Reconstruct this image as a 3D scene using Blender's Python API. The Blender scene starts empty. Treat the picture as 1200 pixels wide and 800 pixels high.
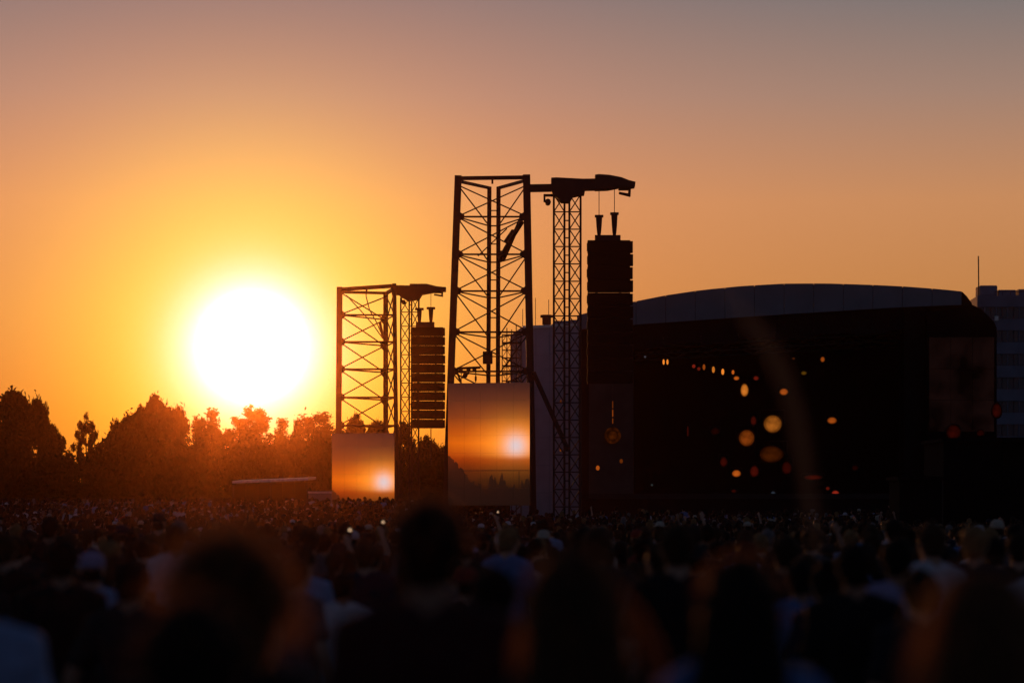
import bpy, math, random
import numpy as np
from mathutils import Vector, Matrix, Euler

random.seed(11)
RNG = np.random.default_rng(11)
SC = bpy.context.scene
COL = SC.collection
R = math.radians

# ------------------------------------------------------------------ camera
F = 85 / 36 * 1200            # focal length in photograph pixels
EYE, HORIZON = 1.75, 588      # camera height, horizon row of the photograph
cam = bpy.data.cameras.new('camera')
cam.lens, cam.sensor_width, cam.sensor_fit = 85, 36, 'HORIZONTAL'
cam.shift_y = (HORIZON - 400) / 1200
cam.clip_start, cam.clip_end = 0.1, 6000
cam.dof.use_dof = True
cam.dof.focus_distance = 121
cam.dof.aperture_fstop = 1.35
cam.dof.aperture_blades = 8
co = bpy.data.objects.new('camera', cam)
COL.objects.link(co)
co.location = (0, 0, EYE)
co.rotation_euler = (R(90), 0, 0)
SC.camera = co

def P(px, py, d):
    """world point seen at photograph pixel (px, py) at distance d ahead"""
    return Vector(((px - 600) / F * d, d, EYE + (HORIZON - py) / F * d))

# ------------------------------------------------------------------ light and sky
SC.view_settings.view_transform = 'Standard'
SC.view_settings.look = 'None'
SC.view_settings.exposure = 0
SC.view_settings.gamma = 1
SUN = Vector(((295 - 600) / F, 1, (HORIZON - 408) / F)).normalized()
SUN_EL = math.asin(SUN.z)
SUN_AZ = math.atan2(SUN.x, SUN.y)

sl = bpy.data.lights.new('sun', 'SUN')
sl.energy, sl.angle, sl.color = 0.85, R(0.53), (1.0, 0.34, 0.08)
so = bpy.data.objects.new('sun', sl)
COL.objects.link(so)
so.rotation_euler = (-SUN).to_track_quat('-Z', 'Y').to_euler()
so.location = (0, 0, 60)

W = bpy.data.worlds.new('World')
SC.world = W
W.use_nodes = True
nt = W.node_tree
nt.nodes.clear()

class NB:
    """small node-building helper"""
    def __init__(s, nt): s.nt = nt
    def n(s, t, **kw):
        x = s.nt.nodes.new(t)
        for k, v in kw.items(): setattr(x, k, v)
        return x
    def put(s, sock, v):
        if hasattr(v, 'is_linked'): s.nt.links.new(v, sock)
        else: sock.default_value = v
    def m(s, op, a, b=None, c=None, clamp=False):
        x = s.n('ShaderNodeMath', operation=op); x.use_clamp = clamp
        s.put(x.inputs[0], a)
        if b is not None: s.put(x.inputs[1], b)
        if c is not None: s.put(x.inputs[2], c)
        return x.outputs[0]
    def ramp(s, fac, stops, interp='LINEAR'):
        x = s.n('ShaderNodeValToRGB'); x.color_ramp.interpolation = interp
        e = x.color_ramp.elements
        while len(e) < len(stops): e.new(0.5)
        for q, (p, c) in zip(e, stops):
            q.position = p; q.color = (*c, 1) if len(c) == 3 else c
        s.put(x.inputs[0], fac)
        return x.outputs[0]
    def mix(s, fac, a, b, blend='MIX'):
        x = s.n('ShaderNodeMix', data_type='RGBA', blend_type=blend)
        s.put(x.inputs[0], fac); s.put(x.inputs[6], a); s.put(x.inputs[7], b)
        return x.outputs[2]
    def link(s, a, b): s.nt.links.new(a, b)

nb = NB(nt)
out = nb.n('ShaderNodeOutputWorld')
sky = nb.n('ShaderNodeTexSky', sky_type='NISHITA')
sky.sun_disc = False
sky.sun_elevation, sky.sun_rotation = SUN_EL, SUN_AZ
sky.air_density, sky.dust_density, sky.ozone_density = 1.0, 1.0, 2.0
bg1 = nb.n('ShaderNodeBackground'); bg1.inputs[1].default_value = 0.005
nb.link(sky.outputs[0], bg1.inputs[0])
# evening sky: horizon-to-zenith colour of the dome plus glow and lens bloom round the sun
tc = nb.n('ShaderNodeTexCoord')
vn = nb.n('ShaderNodeVectorMath', operation='NORMALIZE'); nb.link(tc.outputs['Generated'], vn.inputs[0])
sep = nb.n('ShaderNodeSeparateXYZ'); nb.link(vn.outputs[0], sep.inputs[0])
elev = nb.m('MULTIPLY', nb.m('ARCSINE', sep.outputs[2]), 180 / math.pi)
efac = nb.m('DIVIDE', nb.m('MAXIMUM', elev, 0), 90)
DOME = [(0.0, (.34, .065, .004)), (2/90, (.45, .115, .012)), (4.5/90, (.52, .210, .056)), (7/90, (.55, .245, .100)),
        (9.5/90, (.33, .210, .160)), (12/90, (.150, .155, .165)), (18/90, (.055, .070, .092)),
        (40/90, (.012, .020, .040)), (1.0, (.005, .010, .026))]
base = nb.ramp(efac, DOME)
dt = nb.n('ShaderNodeVectorMath', operation='DOT_PRODUCT'); nb.link(vn.outputs[0], dt.inputs[0])
dt.inputs[1].default_value = SUN
th = nb.m('MULTIPLY', nb.m('ARCCOSINE', nb.m('MINIMUM', dt.outputs['Value'], 0.9999999)), 180 / math.pi)
def gauss(width):
    q = nb.m('DIVIDE', th, width)
    return nb.m('POWER', math.e, nb.m('MULTIPLY', nb.m('MULTIPLY', q, q), -1))
def expo(width):
    return nb.m('POWER', math.e, nb.m('MULTIPLY', th, -1 / width))
# the far half of the sky, away from the sun, is dusk blue
az = nb.m('MULTIPLY_ADD', dt.outputs['Value'], 0.5, 0.5)
duskf = nb.n('ShaderNodeMapRange', interpolation_type='SMOOTHSTEP')
nb.put(duskf.inputs[0], az); duskf.inputs[1].default_value = 0.5; duskf.inputs[2].default_value = 0.97
dusk = nb.ramp(efac, [(0, (.066, .062, .085)), (8/90, (.050, .055, .085)), (25/90, (.022, .032, .062)), (1, (.006, .012, .032))])
base = nb.mix(duskf.outputs[0], dusk, base)
def term(g, col):
    return nb.mix(1.0, (*col, 1), g, 'MULTIPLY')
cur = base
for g, col in ((gauss(1.16), (2.6, .40, 2.9)), (gauss(1.65), (1.0, .0, .55)), (gauss(3.9), (.35, .56, .012)), (gauss(6.5), (.28, .055, .0)), (gauss(13), (.13, .010, .0))):
    cur = nb.mix(1.0, cur, term(g, col), 'ADD')
bg2 = nb.n('ShaderNodeBackground'); nb.link(cur, bg2.inputs[0]); bg2.inputs[1].default_value = 1.0
addn = nb.n('ShaderNodeAddShader'); nb.link(bg1.outputs[0], addn.inputs[0]); nb.link(bg2.outputs[0], addn.inputs[1])
nb.link(addn.outputs[0], out.inputs[0])

# ------------------------------------------------------------------ materials
def mat(name, col, rough=0.7, metal=0.0, var=0.25, scale=4.0, bump=0.0, spec=0.3, trans=0.0):
    m = bpy.data.materials.new(name); m.use_nodes = True
    b = NB(m.node_tree); bs = m.node_tree.nodes['Principled BSDF']
    bs.inputs['Roughness'].default_value = rough; bs.inputs['Metallic'].default_value = metal
    bs.inputs['Specular IOR Level'].default_value = spec
    t = b.n('ShaderNodeTexCoord')
    nz = b.n('ShaderNodeTexNoise'); nz.inputs['Scale'].default_value = scale; nz.inputs['Detail'].default_value = 5
    b.link(t.outputs['Object'], nz.inputs['Vector'])
    lo = tuple(c * (1 - var) for c in col); hi = tuple(min(1, c * (1 + var)) for c in col)
    c = b.ramp(nz.outputs['Fac'], [(.3, lo), (.7, hi)])
    b.link(c, bs.inputs['Base Color'])
    if bump:
        bp = b.n('ShaderNodeBump'); bp.inputs['Strength'].default_value = bump; bp.inputs['Distance'].default_value = 0.02
        b.link(nz.outputs['Fac'], bp.inputs['Height']); b.link(bp.outputs[0], bs.inputs['Normal'])
    if trans:
        tr = b.n('ShaderNodeBsdfTranslucent'); b.link(c, tr.inputs[0])
        mx = b.n('ShaderNodeMixShader'); mx.inputs[0].default_value = trans
        b.link(bs.outputs[0], mx.inputs[1]); b.link(tr.outputs[0], mx.inputs[2])
        b.link(mx.outputs[0], m.node_tree.nodes['Material Output'].inputs[0])
    return m

def lens_glow(name, col, strength, rx, ry, mottled=.3):
    """lamp lens: brightest in the middle, fading to its rim, uneven"""
    m = bpy.data.materials.new(name); m.use_nodes = True
    b = NB(m.node_tree); m.node_tree.nodes.clear()
    o = b.n('ShaderNodeOutputMaterial'); e = b.n('ShaderNodeEmission'); t = b.n('ShaderNodeTexCoord')
    mp_ = b.n('ShaderNodeMapping'); b.link(t.outputs['Object'], mp_.inputs[0]); mp_.inputs['Scale'].default_value = (1/rx, 0, 1/ry)
    ln = b.n('ShaderNodeVectorMath', operation='LENGTH'); b.link(mp_.outputs[0], ln.inputs[0])
    fall = b.ramp(ln.outputs['Value'], [(0, (1, 1, 1)), (.55, (.85, .85, .85)), (.80, (.45, .45, .45)), (.97, (.03, .03, .03))], 'EASE')
    nz = b.n('ShaderNodeTexNoise'); nz.inputs['Scale'].default_value = 1.1; nz.inputs['Detail'].default_value = 3
    b.link(mp_.outputs[0], nz.inputs['Vector'])
    mo = b.ramp(nz.outputs['Fac'], [(.35, (1-mottled,)*3), (.62, (1, 1, 1))])
    b.link(b.mix(1, b.mix(1, fall, mo, 'MULTIPLY'), (*col, 1), 'MULTIPLY'), e.inputs[0])
    e.inputs[1].default_value = strength
    b.link(e.outputs[0], o.inputs[0])
    return m

def glow(name, col, strength, mottled=0.0, scale=3.0):
    m = bpy.data.materials.new(name); m.use_nodes = True
    b = NB(m.node_tree); m.node_tree.nodes.clear()
    o = b.n('ShaderNodeOutputMaterial'); e = b.n('ShaderNodeEmission')
    e.inputs[1].default_value = strength
    if mottled:
        t = b.n('ShaderNodeTexCoord'); nz = b.n('ShaderNodeTexNoise'); nz.inputs['Scale'].default_value = scale
        b.link(t.outputs['Object'], nz.inputs['Vector'])
        c = b.ramp(nz.outputs['Fac'], [(.35, tuple(x * (1 - mottled) for x in col)), (.65, col)])
        b.link(c, e.inputs[0])
    else: e.inputs[0].default_value = (*col, 1)
    b.link(e.outputs[0], o.inputs[0])
    return m

M = dict(
    steel=mat('painted_steel', (.020, .018, .019), .6, .0, .3, 2.0),
    alu=mat('dull_aluminium', (.05, .047, .047), .75, .2, .3, 3.0, spec=.15),
    black=mat('black_paint', (.012, .012, .013), .6),
    cabinet=mat('black_cabinet', (.012, .011, .011), .9, bump=.2, scale=30, spec=.08),
    drape=mat('black_cloth', (.006, .006, .007), .95, scale=6),
    fascia=mat('grey_pvc_tarpaulin', (.20, .21, .24), .6, var=.12, scale=.6, bump=.15),
    roofskin=mat('dark_roof_skin', (.05, .05, .06), .7, scale=1),
    scrim=mat('grey_brown_scrim', (.07, .055, .05), .9, scale=.7, spec=.1),
    truss=mat('bright_truss_aluminium', (.32, .31, .30), .6, .3, .3, 3.0),
    deck=mat('black_stage_ply', (.02, .019, .018), .7, scale=2),
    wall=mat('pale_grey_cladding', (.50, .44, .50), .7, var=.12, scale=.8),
    trim=mat('white_metal_trim', (.75, .72, .70), .35, .3),
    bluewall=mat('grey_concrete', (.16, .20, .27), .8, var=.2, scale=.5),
    glass=mat('dark_window_glass', (.05, .06, .08), .25, spec=.6),
    truck=mat('white_tarpaulin', (.26, .25, .25), .6, var=.12, scale=1),
    tarp=mat('black_tarpaulin', (.008, .008, .009), .9, scale=1, spec=.06),
    bark=mat('bark', (.045, .032, .022), .9, scale=5, bump=.5),
    leafd=mat('dark_leaves', (.034, .045, .016), .7, var=.4, scale=1.2, trans=.04, spec=.03),
    leafl=mat('pale_leaves', (.085, .085, .022), .6, var=.4, scale=1.2, trans=.55, spec=.15),
    leafsun=mat('sunlit_leaves', (.075, .075, .020), .6, var=.4, scale=1.2, trans=.40, spec=.1),  # brighter copy of the bush leaves, sun glare put into colour and translucency
    pine=mat('pine_needles', (.030, .045, .022), .7, var=.4, scale=1.5, trans=.15),
    cable=mat('steel_cable', (.03, .03, .03), .5),
    rubber=mat('black_rubber', (.01, .01, .01), .8),
)
SKIN = [mat('skin_' + n, c, .65, spec=.15, var=.10, scale=12) for n, c in
        (('fair', (.42, .26, .18)), ('tan', (.30, .17, .11)), ('brown', (.16, .085, .05)))]
HAIRC = dict(black=(.010, .008, .007), brown=(.030, .018, .010), chestnut=(.055, .028, .014), blond=(.22, .13, .055), grey=(.15, .14, .135))
LOOSE = mat('rim_light_hair', (.36, .17, .07), .4, var=.3, scale=40, spec=.5, trans=.75)  # paler and more orange than the hair, to carry the sun's rim light
HAIR = {k: mat('hair_' + k, v, .75, var=.35, scale=40, spec=.10, trans=.1) for k, v in HAIRC.items()}
CLOTHC = dict(black=(.010, .010, .011), charcoal=(.022, .022, .024), navy=(.012, .017, .035), maroon=(.045, .012, .012),
              grey=(.09, .09, .095), olive=(.035, .036, .018), blue=(.10, .18, .38), pale_blue=(.24, .33, .52),
              white=(.50, .50, .54), lilac=(.30, .26, .42), red=(.22, .03, .02), cream=(.42, .37, .29))
CLOTH = {k: mat('cloth_' + k, v, .85, var=.18, scale=18, spec=.15, bump=.3) for k, v in CLOTHC.items()}

# ------------------------------------------------------------------ object helpers
def tag(o, label=None, cat=None, group=None, kind=None):
    for k, v in (('label', label), ('category', cat), ('group', group), ('kind', kind)):
        if v: o[k] = v
    return o

def empty(name, loc, rz=0.0):
    o = bpy.data.objects.new(name, None); COL.objects.link(o)
    o.empty_display_size = 0.3
    o.location = loc; o.rotation_euler = (0, 0, rz)
    return o

def mesh(name, v, f, m=None, smooth=False):
    me = bpy.data.meshes.new(name)
    me.from_pydata([tuple(a) for a in v], [], f); me.update()
    if m:
        for x in (m if isinstance(m, (list, tuple)) else [m]): me.materials.append(x)
    if smooth: me.polygons.foreach_set('use_smooth', [True] * len(me.polygons))
    return me

def link(name, me, parent=None, loc=None):
    o = bpy.data.objects.new(name, me); COL.objects.link(o)
    if parent is not None: o.parent = parent
    if loc is not None: o.location = loc
    return o

ROOT_M = {}
def world_inv(root):
    return (Matrix.Translation(root.location) @ root.rotation_euler.to_matrix().to_4x4()).inverted()

BOXV = [(x, y, z) for z in (-.5, .5) for y in (-.5, .5) for x in (-.5, .5)]
BOXF = [(0, 2, 3, 1), (4, 5, 7, 6), (0, 1, 5, 4), (2, 6, 7, 3), (0, 4, 6, 2), (1, 3, 7, 5)]
_cache = {}
def unit(kind, m):
    k = (kind, m.name)
    if k not in _cache:
        if kind == 'box':      # box along z, from 0 to 1
            _cache[k] = mesh('unit_box', [(x, y, z + .5) for x, y, z in BOXV], BOXF, m)
        else:
            n = 8; v = []; f = []
            for z in (0, 1):
                for i in range(n): v.append((math.cos(2*math.pi*i/n), math.sin(2*math.pi*i/n), z))
            for i in range(n): j = (i+1) % n; f.append((i, j, n+j, n+i))
            f.append(tuple(range(n))[::-1]); f.append(tuple(range(n, 2*n)))
            me = mesh('unit_tube', v, f, m); me.polygons.foreach_set('use_smooth', [True]*n + [False]*2)
            _cache[k] = me
    return _cache[k]

def bar(name, p, q, r, m, parent=None, box=None, roll=None):
    """tube of radius r (or box of size box=(w,h)) from p to q, world coordinates"""
    p, q = Vector(p), Vector(q); d = q - p; L = d.length
    rot = d.to_track_quat('Z', 'Y').to_matrix().to_4x4()
    if roll is None and abs(d.normalized().z) < .95:     # keep box sides upright
        zz = d.normalized(); xx = Vector((0, 0, 1)).cross(zz).normalized(); yy = zz.cross(xx)
        rot = Matrix((xx, yy, zz)).transposed().to_4x4()
    elif roll is not None: rot = rot @ Matrix.Rotation(roll, 4, 'Z')
    s = (box[0], box[1], L) if box else (r, r, L)
    o = link(name, unit('box' if box else 'tube', m), parent)
    mw = Matrix.Translation(p) @ rot @ Matrix.Diagonal((*s, 1))
    o.matrix_local = (world_inv(parent) @ mw) if (parent is not None and parent.type == 'EMPTY') else mw
    return o

def prism(name, poly, back, m, parent=None, bevel=0):
    """solid: world polygon poly extruded by vector back"""
    n = len(poly); v = [Vector(p) for p in poly] + [Vector(p) + Vector(back) for p in poly]
    f = [tuple(range(n)), tuple(range(2*n-1, n-1, -1))] + [(i+n, (i+1) % n + n, (i+1) % n, i) for i in range(n)]
    if parent is not None:
        w = world_inv(parent); v = [w @ a for a in v]
    return link(name, mesh(name, v, f, m), parent)

def boxo(name, c, s, m, parent=None, rz=0, bevel=0.0):
    me = mesh(name, [(x*s[0], y*s[1], z*s[2]) for x, y, z in BOXV], BOXF, m)
    o = link(name, me, parent)
    mw = Matrix.Translation(Vector(c)) @ Matrix.Rotation(rz, 4, 'Z')
    o.matrix_local = (world_inv(parent) @ mw) if parent is not None else mw
    if bevel:
        b = o.modifiers.new('bevel', 'BEVEL'); b.width = bevel; b.segments = 2
    return o

def ground_z(y):
    """the field dips gently before the camera and rises again towards the trees"""
    t = min(1, max(0, (y - 92) / 62.0))
    return -0.62 * (1 - math.exp(-max(0, y - 3) / 27.0)) + 0.90 * t*t*(3 - 2*t)

# ------------------------------------------------------------------ ground
def build_ground():
    ys = [-1500, -60, 0, 3, 5, 7, 9, 12, 15, 18, 22, 27, 33, 40, 50, 65, 78, 92, 100, 108, 116, 124, 132, 140, 148, 154, 220, 400, 1500]
    xs = [-1500, -200, -80, -30, 0, 30, 80, 200, 1500]
    v = [(x, y, ground_z(y)) for y in ys for x in xs]; n = len(xs)
    f = [(j*n+i, j*n+i+1, (j+1)*n+i+1, (j+1)*n+i) for j in range(len(ys)-1) for i in range(n-1)]
    m = mat('trampled_grass', (.035, .034, .016), .95, var=.5, scale=1.5, bump=.6)
    o = link('ground', mesh('ground', v, f, m, True)); tag(o, kind='structure')
build_ground()

# ------------------------------------------------------------------ delay towers
def lerp(a, b, t): return Vector(a) + (Vector(b) - Vector(a)) * t

def leg_at(leg, py):
    """point on a leg (two world points) at the height of image row py at the leg's top distance"""
    a, b, py0, py1 = leg
    return lerp(a, b, (py - py0) / (py1 - py0))

def make_leg(px0, py0, px1, py1, d):
    return (P(px0, py0, d), P(px1, py1, d), py0, py1)

def tower(s):
    d = s['d']; mp = d / F               # metres per photo pixel
    base = P(s['R'][0], 600, d); base.z = ground_z(d)
    root = empty('delay_tower', base)
    tag(root, s['label'], 'tower', 'steel delay towers in the crowd field')
    L, Rr = make_leg(*s['L']), make_leg(*s['R'])
    rear = [make_leg(*q) for q in s['rear']]
    def ground_of(leg):
        a, b = leg[0], leg[1]; t = (ground_z(d) - a.z) / (b.z - a.z); return lerp(a, b, t)
    for lg, w in ((L, s['wl']), (Rr, s['wr'])):
        bar('leg', lg[0] + Vector((0, 0, .04)), ground_of(lg), 0, M['steel'], root, box=(w*mp, w*mp*.9), roll=0)
        boxo('base_plate', ground_of(lg) + Vector((0, 0, .06)), (1.0, 1.0, .12), M['steel'], root)
    for lg in rear:
        bar('rear_leg', lg[0], ground_of(lg), 0, M['steel'], root, box=(s['wq']*mp, s['wq']*mp), roll=0)
    gz = HORIZON + (EYE - ground_z(d)) * F / d
    nodes = s['nodes'][:]
    while nodes[-1] + s['pitch'] < gz - 5: nodes.append(nodes[-1] + s['pitch'])
    th = .037 * s.get('bt', 1)
    rk = s['rk']
    dn = lambda lg, y: leg_at(lg, y) if (lg is L or lg is Rr) else leg_at(lg, HORIZON - (HORIZON - y)*rk)
    for i, y in enumerate(nodes):
        l, r, q0, q1 = dn(L, y), dn(Rr, y), dn(rear[0], y), dn(rear[-1], y)
        if i > 0:
            bar('horizontal_brace', l, r, th*1.25, M['steel'], root)
            bar('horizontal_brace', l, q0, th, M['steel'], root)
            bar('horizontal_brace', q1, r, th, M['steel'], root)
            bar('horizontal_brace', q0, q1, th, M['steel'], root)
            for pt, sg in ((l, 1), (q0 if 'gus' in s else r, -1)):
                g = (s['wl'] if sg > 0 else s['wr'])*mp*.5
                c = pt + Vector((sg*g*1.25, 0, 0)); k = mp*4.5
                prism('gusset_plate', [c + Vector((-sg*g*.6, -.05, -k*1.2)), c + Vector((sg*g*.7, -.05, -k*.4)),
                                       c + Vector((sg*g*.7, -.05, k*.5)), c + Vector((-sg*g*.6, -.05, k*1.3))][::sg], (0, .10, 0), M['steel'], root)
        if i + 1 < len(nodes):
            y2 = nodes[i+1]
            l2, r2, a2, b2 = dn(L, y2), dn(Rr, y2), dn(rear[0], y2), dn(rear[-1], y2)
            for face in s['xfaces']:
                pts = dict(L=(l, l2), R=(r, r2), A=(q0, a2), B=(q1, b2))
                (p1, p2), (k1, k2) = pts[face[0]], pts[face[1]]
                off = Vector((0, .045, 0))
                bar('diagonal_brace', p1, k2, th*.9, M['steel'], root)
                bar('diagonal_brace', p2 + off, k1 + off, th*.9, M['steel'], root)
            for face in s['dfaces']:
                pts = dict(L=(l, l2), R=(r, r2), A=(q0, a2), B=(q1, b2))
                (p1, p2), (k1, k2) = pts[face[0]], pts[face[1]]
                bar('diagonal_brace', k1, p2, th*.9, M['steel'], root)
            if len(rear) > 1:
                bar('rear_rung', lerp(q0, a2, .5), lerp(q1, b2, .5), th*.8, M['steel'], root)
    # top frame
    hb = 5.2 * mp
    bar('top_beam', L[0] + Vector((.1, -.02, -hb*.4)), Rr[0] + Vector((-.1, -.02, -hb*.4)), 0, M['steel'], root, box=(hb, hb*.8))
    for lg, q in ((L, rear[0]), (Rr, rear[-1])):
        bar('top_beam', lg[0] + Vector((0, .12, -hb*.95)), q[0] + Vector((0, 0, -.05)), 0, M['steel'], root, box=(hb*.75, hb*.6))
    mid = lerp(L[0], Rr[0], .5)
    bar('top_post', mid + Vector((0, .05, -hb*1.7)), mid + Vector((0, .05, -hb*.5)), .05, M['steel'], root)
    # arm over the mast, side outline extruded
    for nm, poly, th_ in s['arm']:
        pts = [P(x, y, d - th_/2) for x, y in poly]
        prism(nm, pts[::-1], (0, th_, 0), M['steel'], root)
    # mast
    mm = s['mast']; md = d + .6
    fl, fr = mm['chords'][0], mm['chords'][-1]
    top = mm['top']
    def ch(px, y, dd): return P(px, y, dd)
    pos = [(fl, md - .5), (mm['chords'][1], md + .8), (mm['chords'][2], md + .8), (fr, md - .5)]
    bot = HORIZON + (EYE - ground_z(md)) * F / md
    for px, dd in pos:
        a = ch(px, top, dd); b = Vector((a.x, a.y, ground_z(md)))
        bar('mast_chord', a, b, mm['cr'] * mp, M['steel'], root)
    n = max(2, round((bot - top) / mm['pitch']))
    for i in range(n):
        y1 = top + (bot - top) * i / n; y2 = top + (bot - top) * (i + 1) / n
        q = [ch(px, y1, dd) for px, dd in pos]; w = [ch(px, y2, dd) for px, dd in pos]
        for a, b in ((0, 1), (2, 3)):
            bar('mast_lacing', q[a], w[b], mm['cr']*mp*.55, M['steel'], root)
            bar('mast_lacing', w[a] + Vector((0, .03, 0)), q[b] + Vector((0, .03, 0)), mm['cr']*mp*.55, M['steel'], root)
            bar('mast_strut', q[a], q[b], mm['cr']*mp*.6, M['steel'], root)
        bar('mast_strut', q[0], q[3], mm['cr']*mp*.6, M['steel'], root)
        for t in (0, .5):
            bar('mast_rung', lerp(q[1], w[1], t), lerp(q[2], w[2], t), mm['cr']*mp*.6, M['steel'], root)
    # winch drum hung beside the mast head
    wx, wy, wr = s['winch']
    c = P(wx, wy, d)
    bar('winch_drum', c + Vector((0, -.25, 0)), c + Vector((0, .25, 0)), wr*mp, M['steel'], root)
    bar('winch_bracket', c + Vector((-wr*mp*1.1, 0, 0)), c + Vector((-wr*mp*1.1, 0, 8*mp)), .05, M['steel'], root)
    bar('winch_bracket', c + Vector((-wr*mp*1.4, 0, 8*mp)), c + Vector((wr*mp*2.2, 0, 8*mp)), .07, M['steel'], root)
    return root, L, Rr, rear

near_spec = dict(d=120, label='larger steel truss tower beside the stage carrying an arm and the bigger video screen',
    L=(537, 207, 522.5, 602, 120), R=(617, 206, 624.5, 602, 120),
    rk=.968, rear=[(573.5, 219.2, 571.5, 602, 124), (584.2, 219.2, 583, 602, 124)],
    wl=9.0, wr=9.6, wq=5.2, nodes=[217, 254, 298, 341, 389, 435], pitch=47,
    xfaces=['LR'], dfaces=['AL', 'BR'],
    arm=[('arm_beam', [(620, 216), (648, 215.5), (648, 223.5), (620, 224)], .5),
         ('mast_head', [(646, 208.2), (652, 207.8), (683, 209.4), (683, 222.5), (685.5, 224.2), (685, 227), (679, 227.8), (671.5, 229.5), (668, 236), (658, 236), (652.5, 231), (648, 227.5), (646, 224)], .9),
         ('arm_beam', [(681, 209.4), (699, 209.2), (699, 222), (681, 222.4)], .6),
         ('arm_head', [(697.5, 204.6), (702, 204.0), (714, 204.8), (728, 207.5), (737, 211), (744.8, 213.0), (744.2, 218.6), (738, 219.5), (726, 219), (712, 221.6), (697.5, 222)], .8),
         ('end_rack', [(725, 219.6), (739.5, 219.4), (739, 229.6), (725.5, 226.2), (725, 224.6), (736.2, 226.6), (736.6, 222.0), (725, 222)], .5)],
    mast=dict(chords=[649, 661.5, 667.2, 680.4], top=228, pitch=20.3, cr=1.25), winch=(642, 237, 3.6))
near_root, nL, nR, nRear = tower(near_spec)

far_spec = dict(d=155, label='smaller, farther steel truss tower standing in front of the glow right of the sun',
    L=(398, 337, 396, 612, 156), R=(462, 333, 465.5, 612, 154),
    rk=.975, rear=[(450.8, 342.5, 450.8, 612, 159), (453.2, 342.5, 453.2, 612, 159.6)],
    wl=7.2, wr=5.2, wq=3.3, nodes=[342, 369, 400.5, 432.5, 465.5, 498.5], pitch=32.5,
    xfaces=['LA', 'BR'], dfaces=[], bt=1.3, gus='LA',
    arm=[('arm_beam', [(459, 334), (483, 334.4), (483, 346), (459, 345)], .6),
         ('mast_head', [(467, 334.6), (493, 335), (494, 345), (491, 350), (478, 352), (468, 346)], 1.0),
         ('arm_beam', [(491, 335), (495, 335), (495, 345), (491, 345)], .7),
         ('arm_head', [(480, 332.4), (500, 332.4), (512, 335.4), (522.6, 336.3), (522.2, 340.8), (512, 341.4), (494, 344.6), (480, 345)], .9),
         ('end_rack', [(509, 341.5), (519, 341.4), (519, 347.2), (508.5, 345.4), (508.7, 344.2), (517, 345.4), (517.2, 343), (509, 343)], .5)],
    mast=dict(chords=[469.6, 479.6, 482.4, 490.6], top=349, pitch=16.4, cr=.95), winch=(473, 354, 2.6))
far_root, fL, fR, fRear = tower(far_spec)

# extra gear on the near tower
mpn = 120 / F
for off in (-.16, .16):
    bar('knee_brace', P(611, 257 - off*10, 119.9 + off*2), P(588 + off*14, 303, 122.2 + off*2), 0, M['steel'], near_root, box=(.17, .13))
bar('knee_brace', P(603, 270, 120.6), P(594, 283, 121.6), 0, M['steel'], near_root, box=(.30, .1))
boxo('hoist_motor', P(587.5, 300, 122.6), (.36, .5, .5), M['steel'], near_root)
boxo('winch_box', P(571.5, 419, 123.6), (.50, .5, .62), M['steel'], near_root, bevel=.03)
bar('work_platform', P(536, 431.5, 120.4), P(563, 430.5, 120.4), 0, M['steel'], near_root, box=(.5, .10))
for x in (540, 549, 556):
    boxo('platform_clamp', P(x, 433.4, 120.4), (.2, .25, .16), M['steel'], near_root)
bar('hanging_chain', P(557.5, 433, 120.3), P(557.5, 448, 120.3), .025, M['steel'], near_root)
boxo('chain_hook', P(557.5, 443.5, 120.3), (.10, .10, .22), M['steel'], near_root)
bar('cable_drum', P(545, 440, 120.1), P(545, 440, 120.7), .13, M['steel'], near_root)
bar('drum_arm', P(541, 442.5, 120.3), P(550, 436.5, 120.3), .06, M['steel'], near_root)
bar('stay_strut', P(625, 436, 119.7), P(666, 528, 120.3), 0, M['steel'], near_root, box=(.18, .18))
bar('stay_strut', P(540, 447, 120.2), P(536, 437, 120.2), .05, M['steel'], near_root)
bar('cross_cable', P(560, 300, 122), P(594, 268, 122), .03, M['steel'], near_root)
# cable loops on the far tower
for pts in ([(406, 346), (422, 363), (437, 380), (449, 397)], [(429, 338), (429, 347), (433, 363), (441, 377), (448, 393)]):
    for a, b in zip(pts, pts[1:]):
        bar('slack_cable', P(*a, 156.4), P(*b, 156.4), .035, M['cable'], far_root)
bar('side_clamp', P(445, 377, 157), P(449, 396, 157), .09, M['steel'], far_root)

# ------------------------------------------------------------------ line arrays
def speaker_box_mesh(w, h, dp, fl):
    """cabinet body with a slimmer flange at its right side, front recess and side taper"""
    b = w - fl
    v = []; f = []
    def blk(x0, x1, y0, y1, z0, z1, taper=0):
        k = len(v)
        for z in (z0, z1):
            for y in (y0, y1):
                for x in (x0, x1):
                    t = taper if y > 0 else 0
                    v.append((x, y, z + (t if z < 0 else -t)))
        f.extend([tuple(i + k for i in q) for q in BOXF])
    blk(-w/2, -w/2 + b, -dp/2, dp/2, -h/2, h/2, h*.04)
    blk(-w/2 + b, w/2, -dp/2*.8, dp/2*.8, -h*.44, h*.44)
    blk(-w/2 - .03, -w/2, -dp*.3, dp*.3, -h*.30, h*.30)
    for zz in (-.22, .22):                        # rear bumpers
        blk(-w*.30, -w*.05, -dp/2 - .03, -dp/2, zz*h - .02, zz*h + .02)
        blk(w*.05, w*.30, -dp/2 - .03, -dp/2, zz*h - .02, zz*h + .02)
    return mesh('speaker_box', v, f, M['cabinet'])

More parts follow.
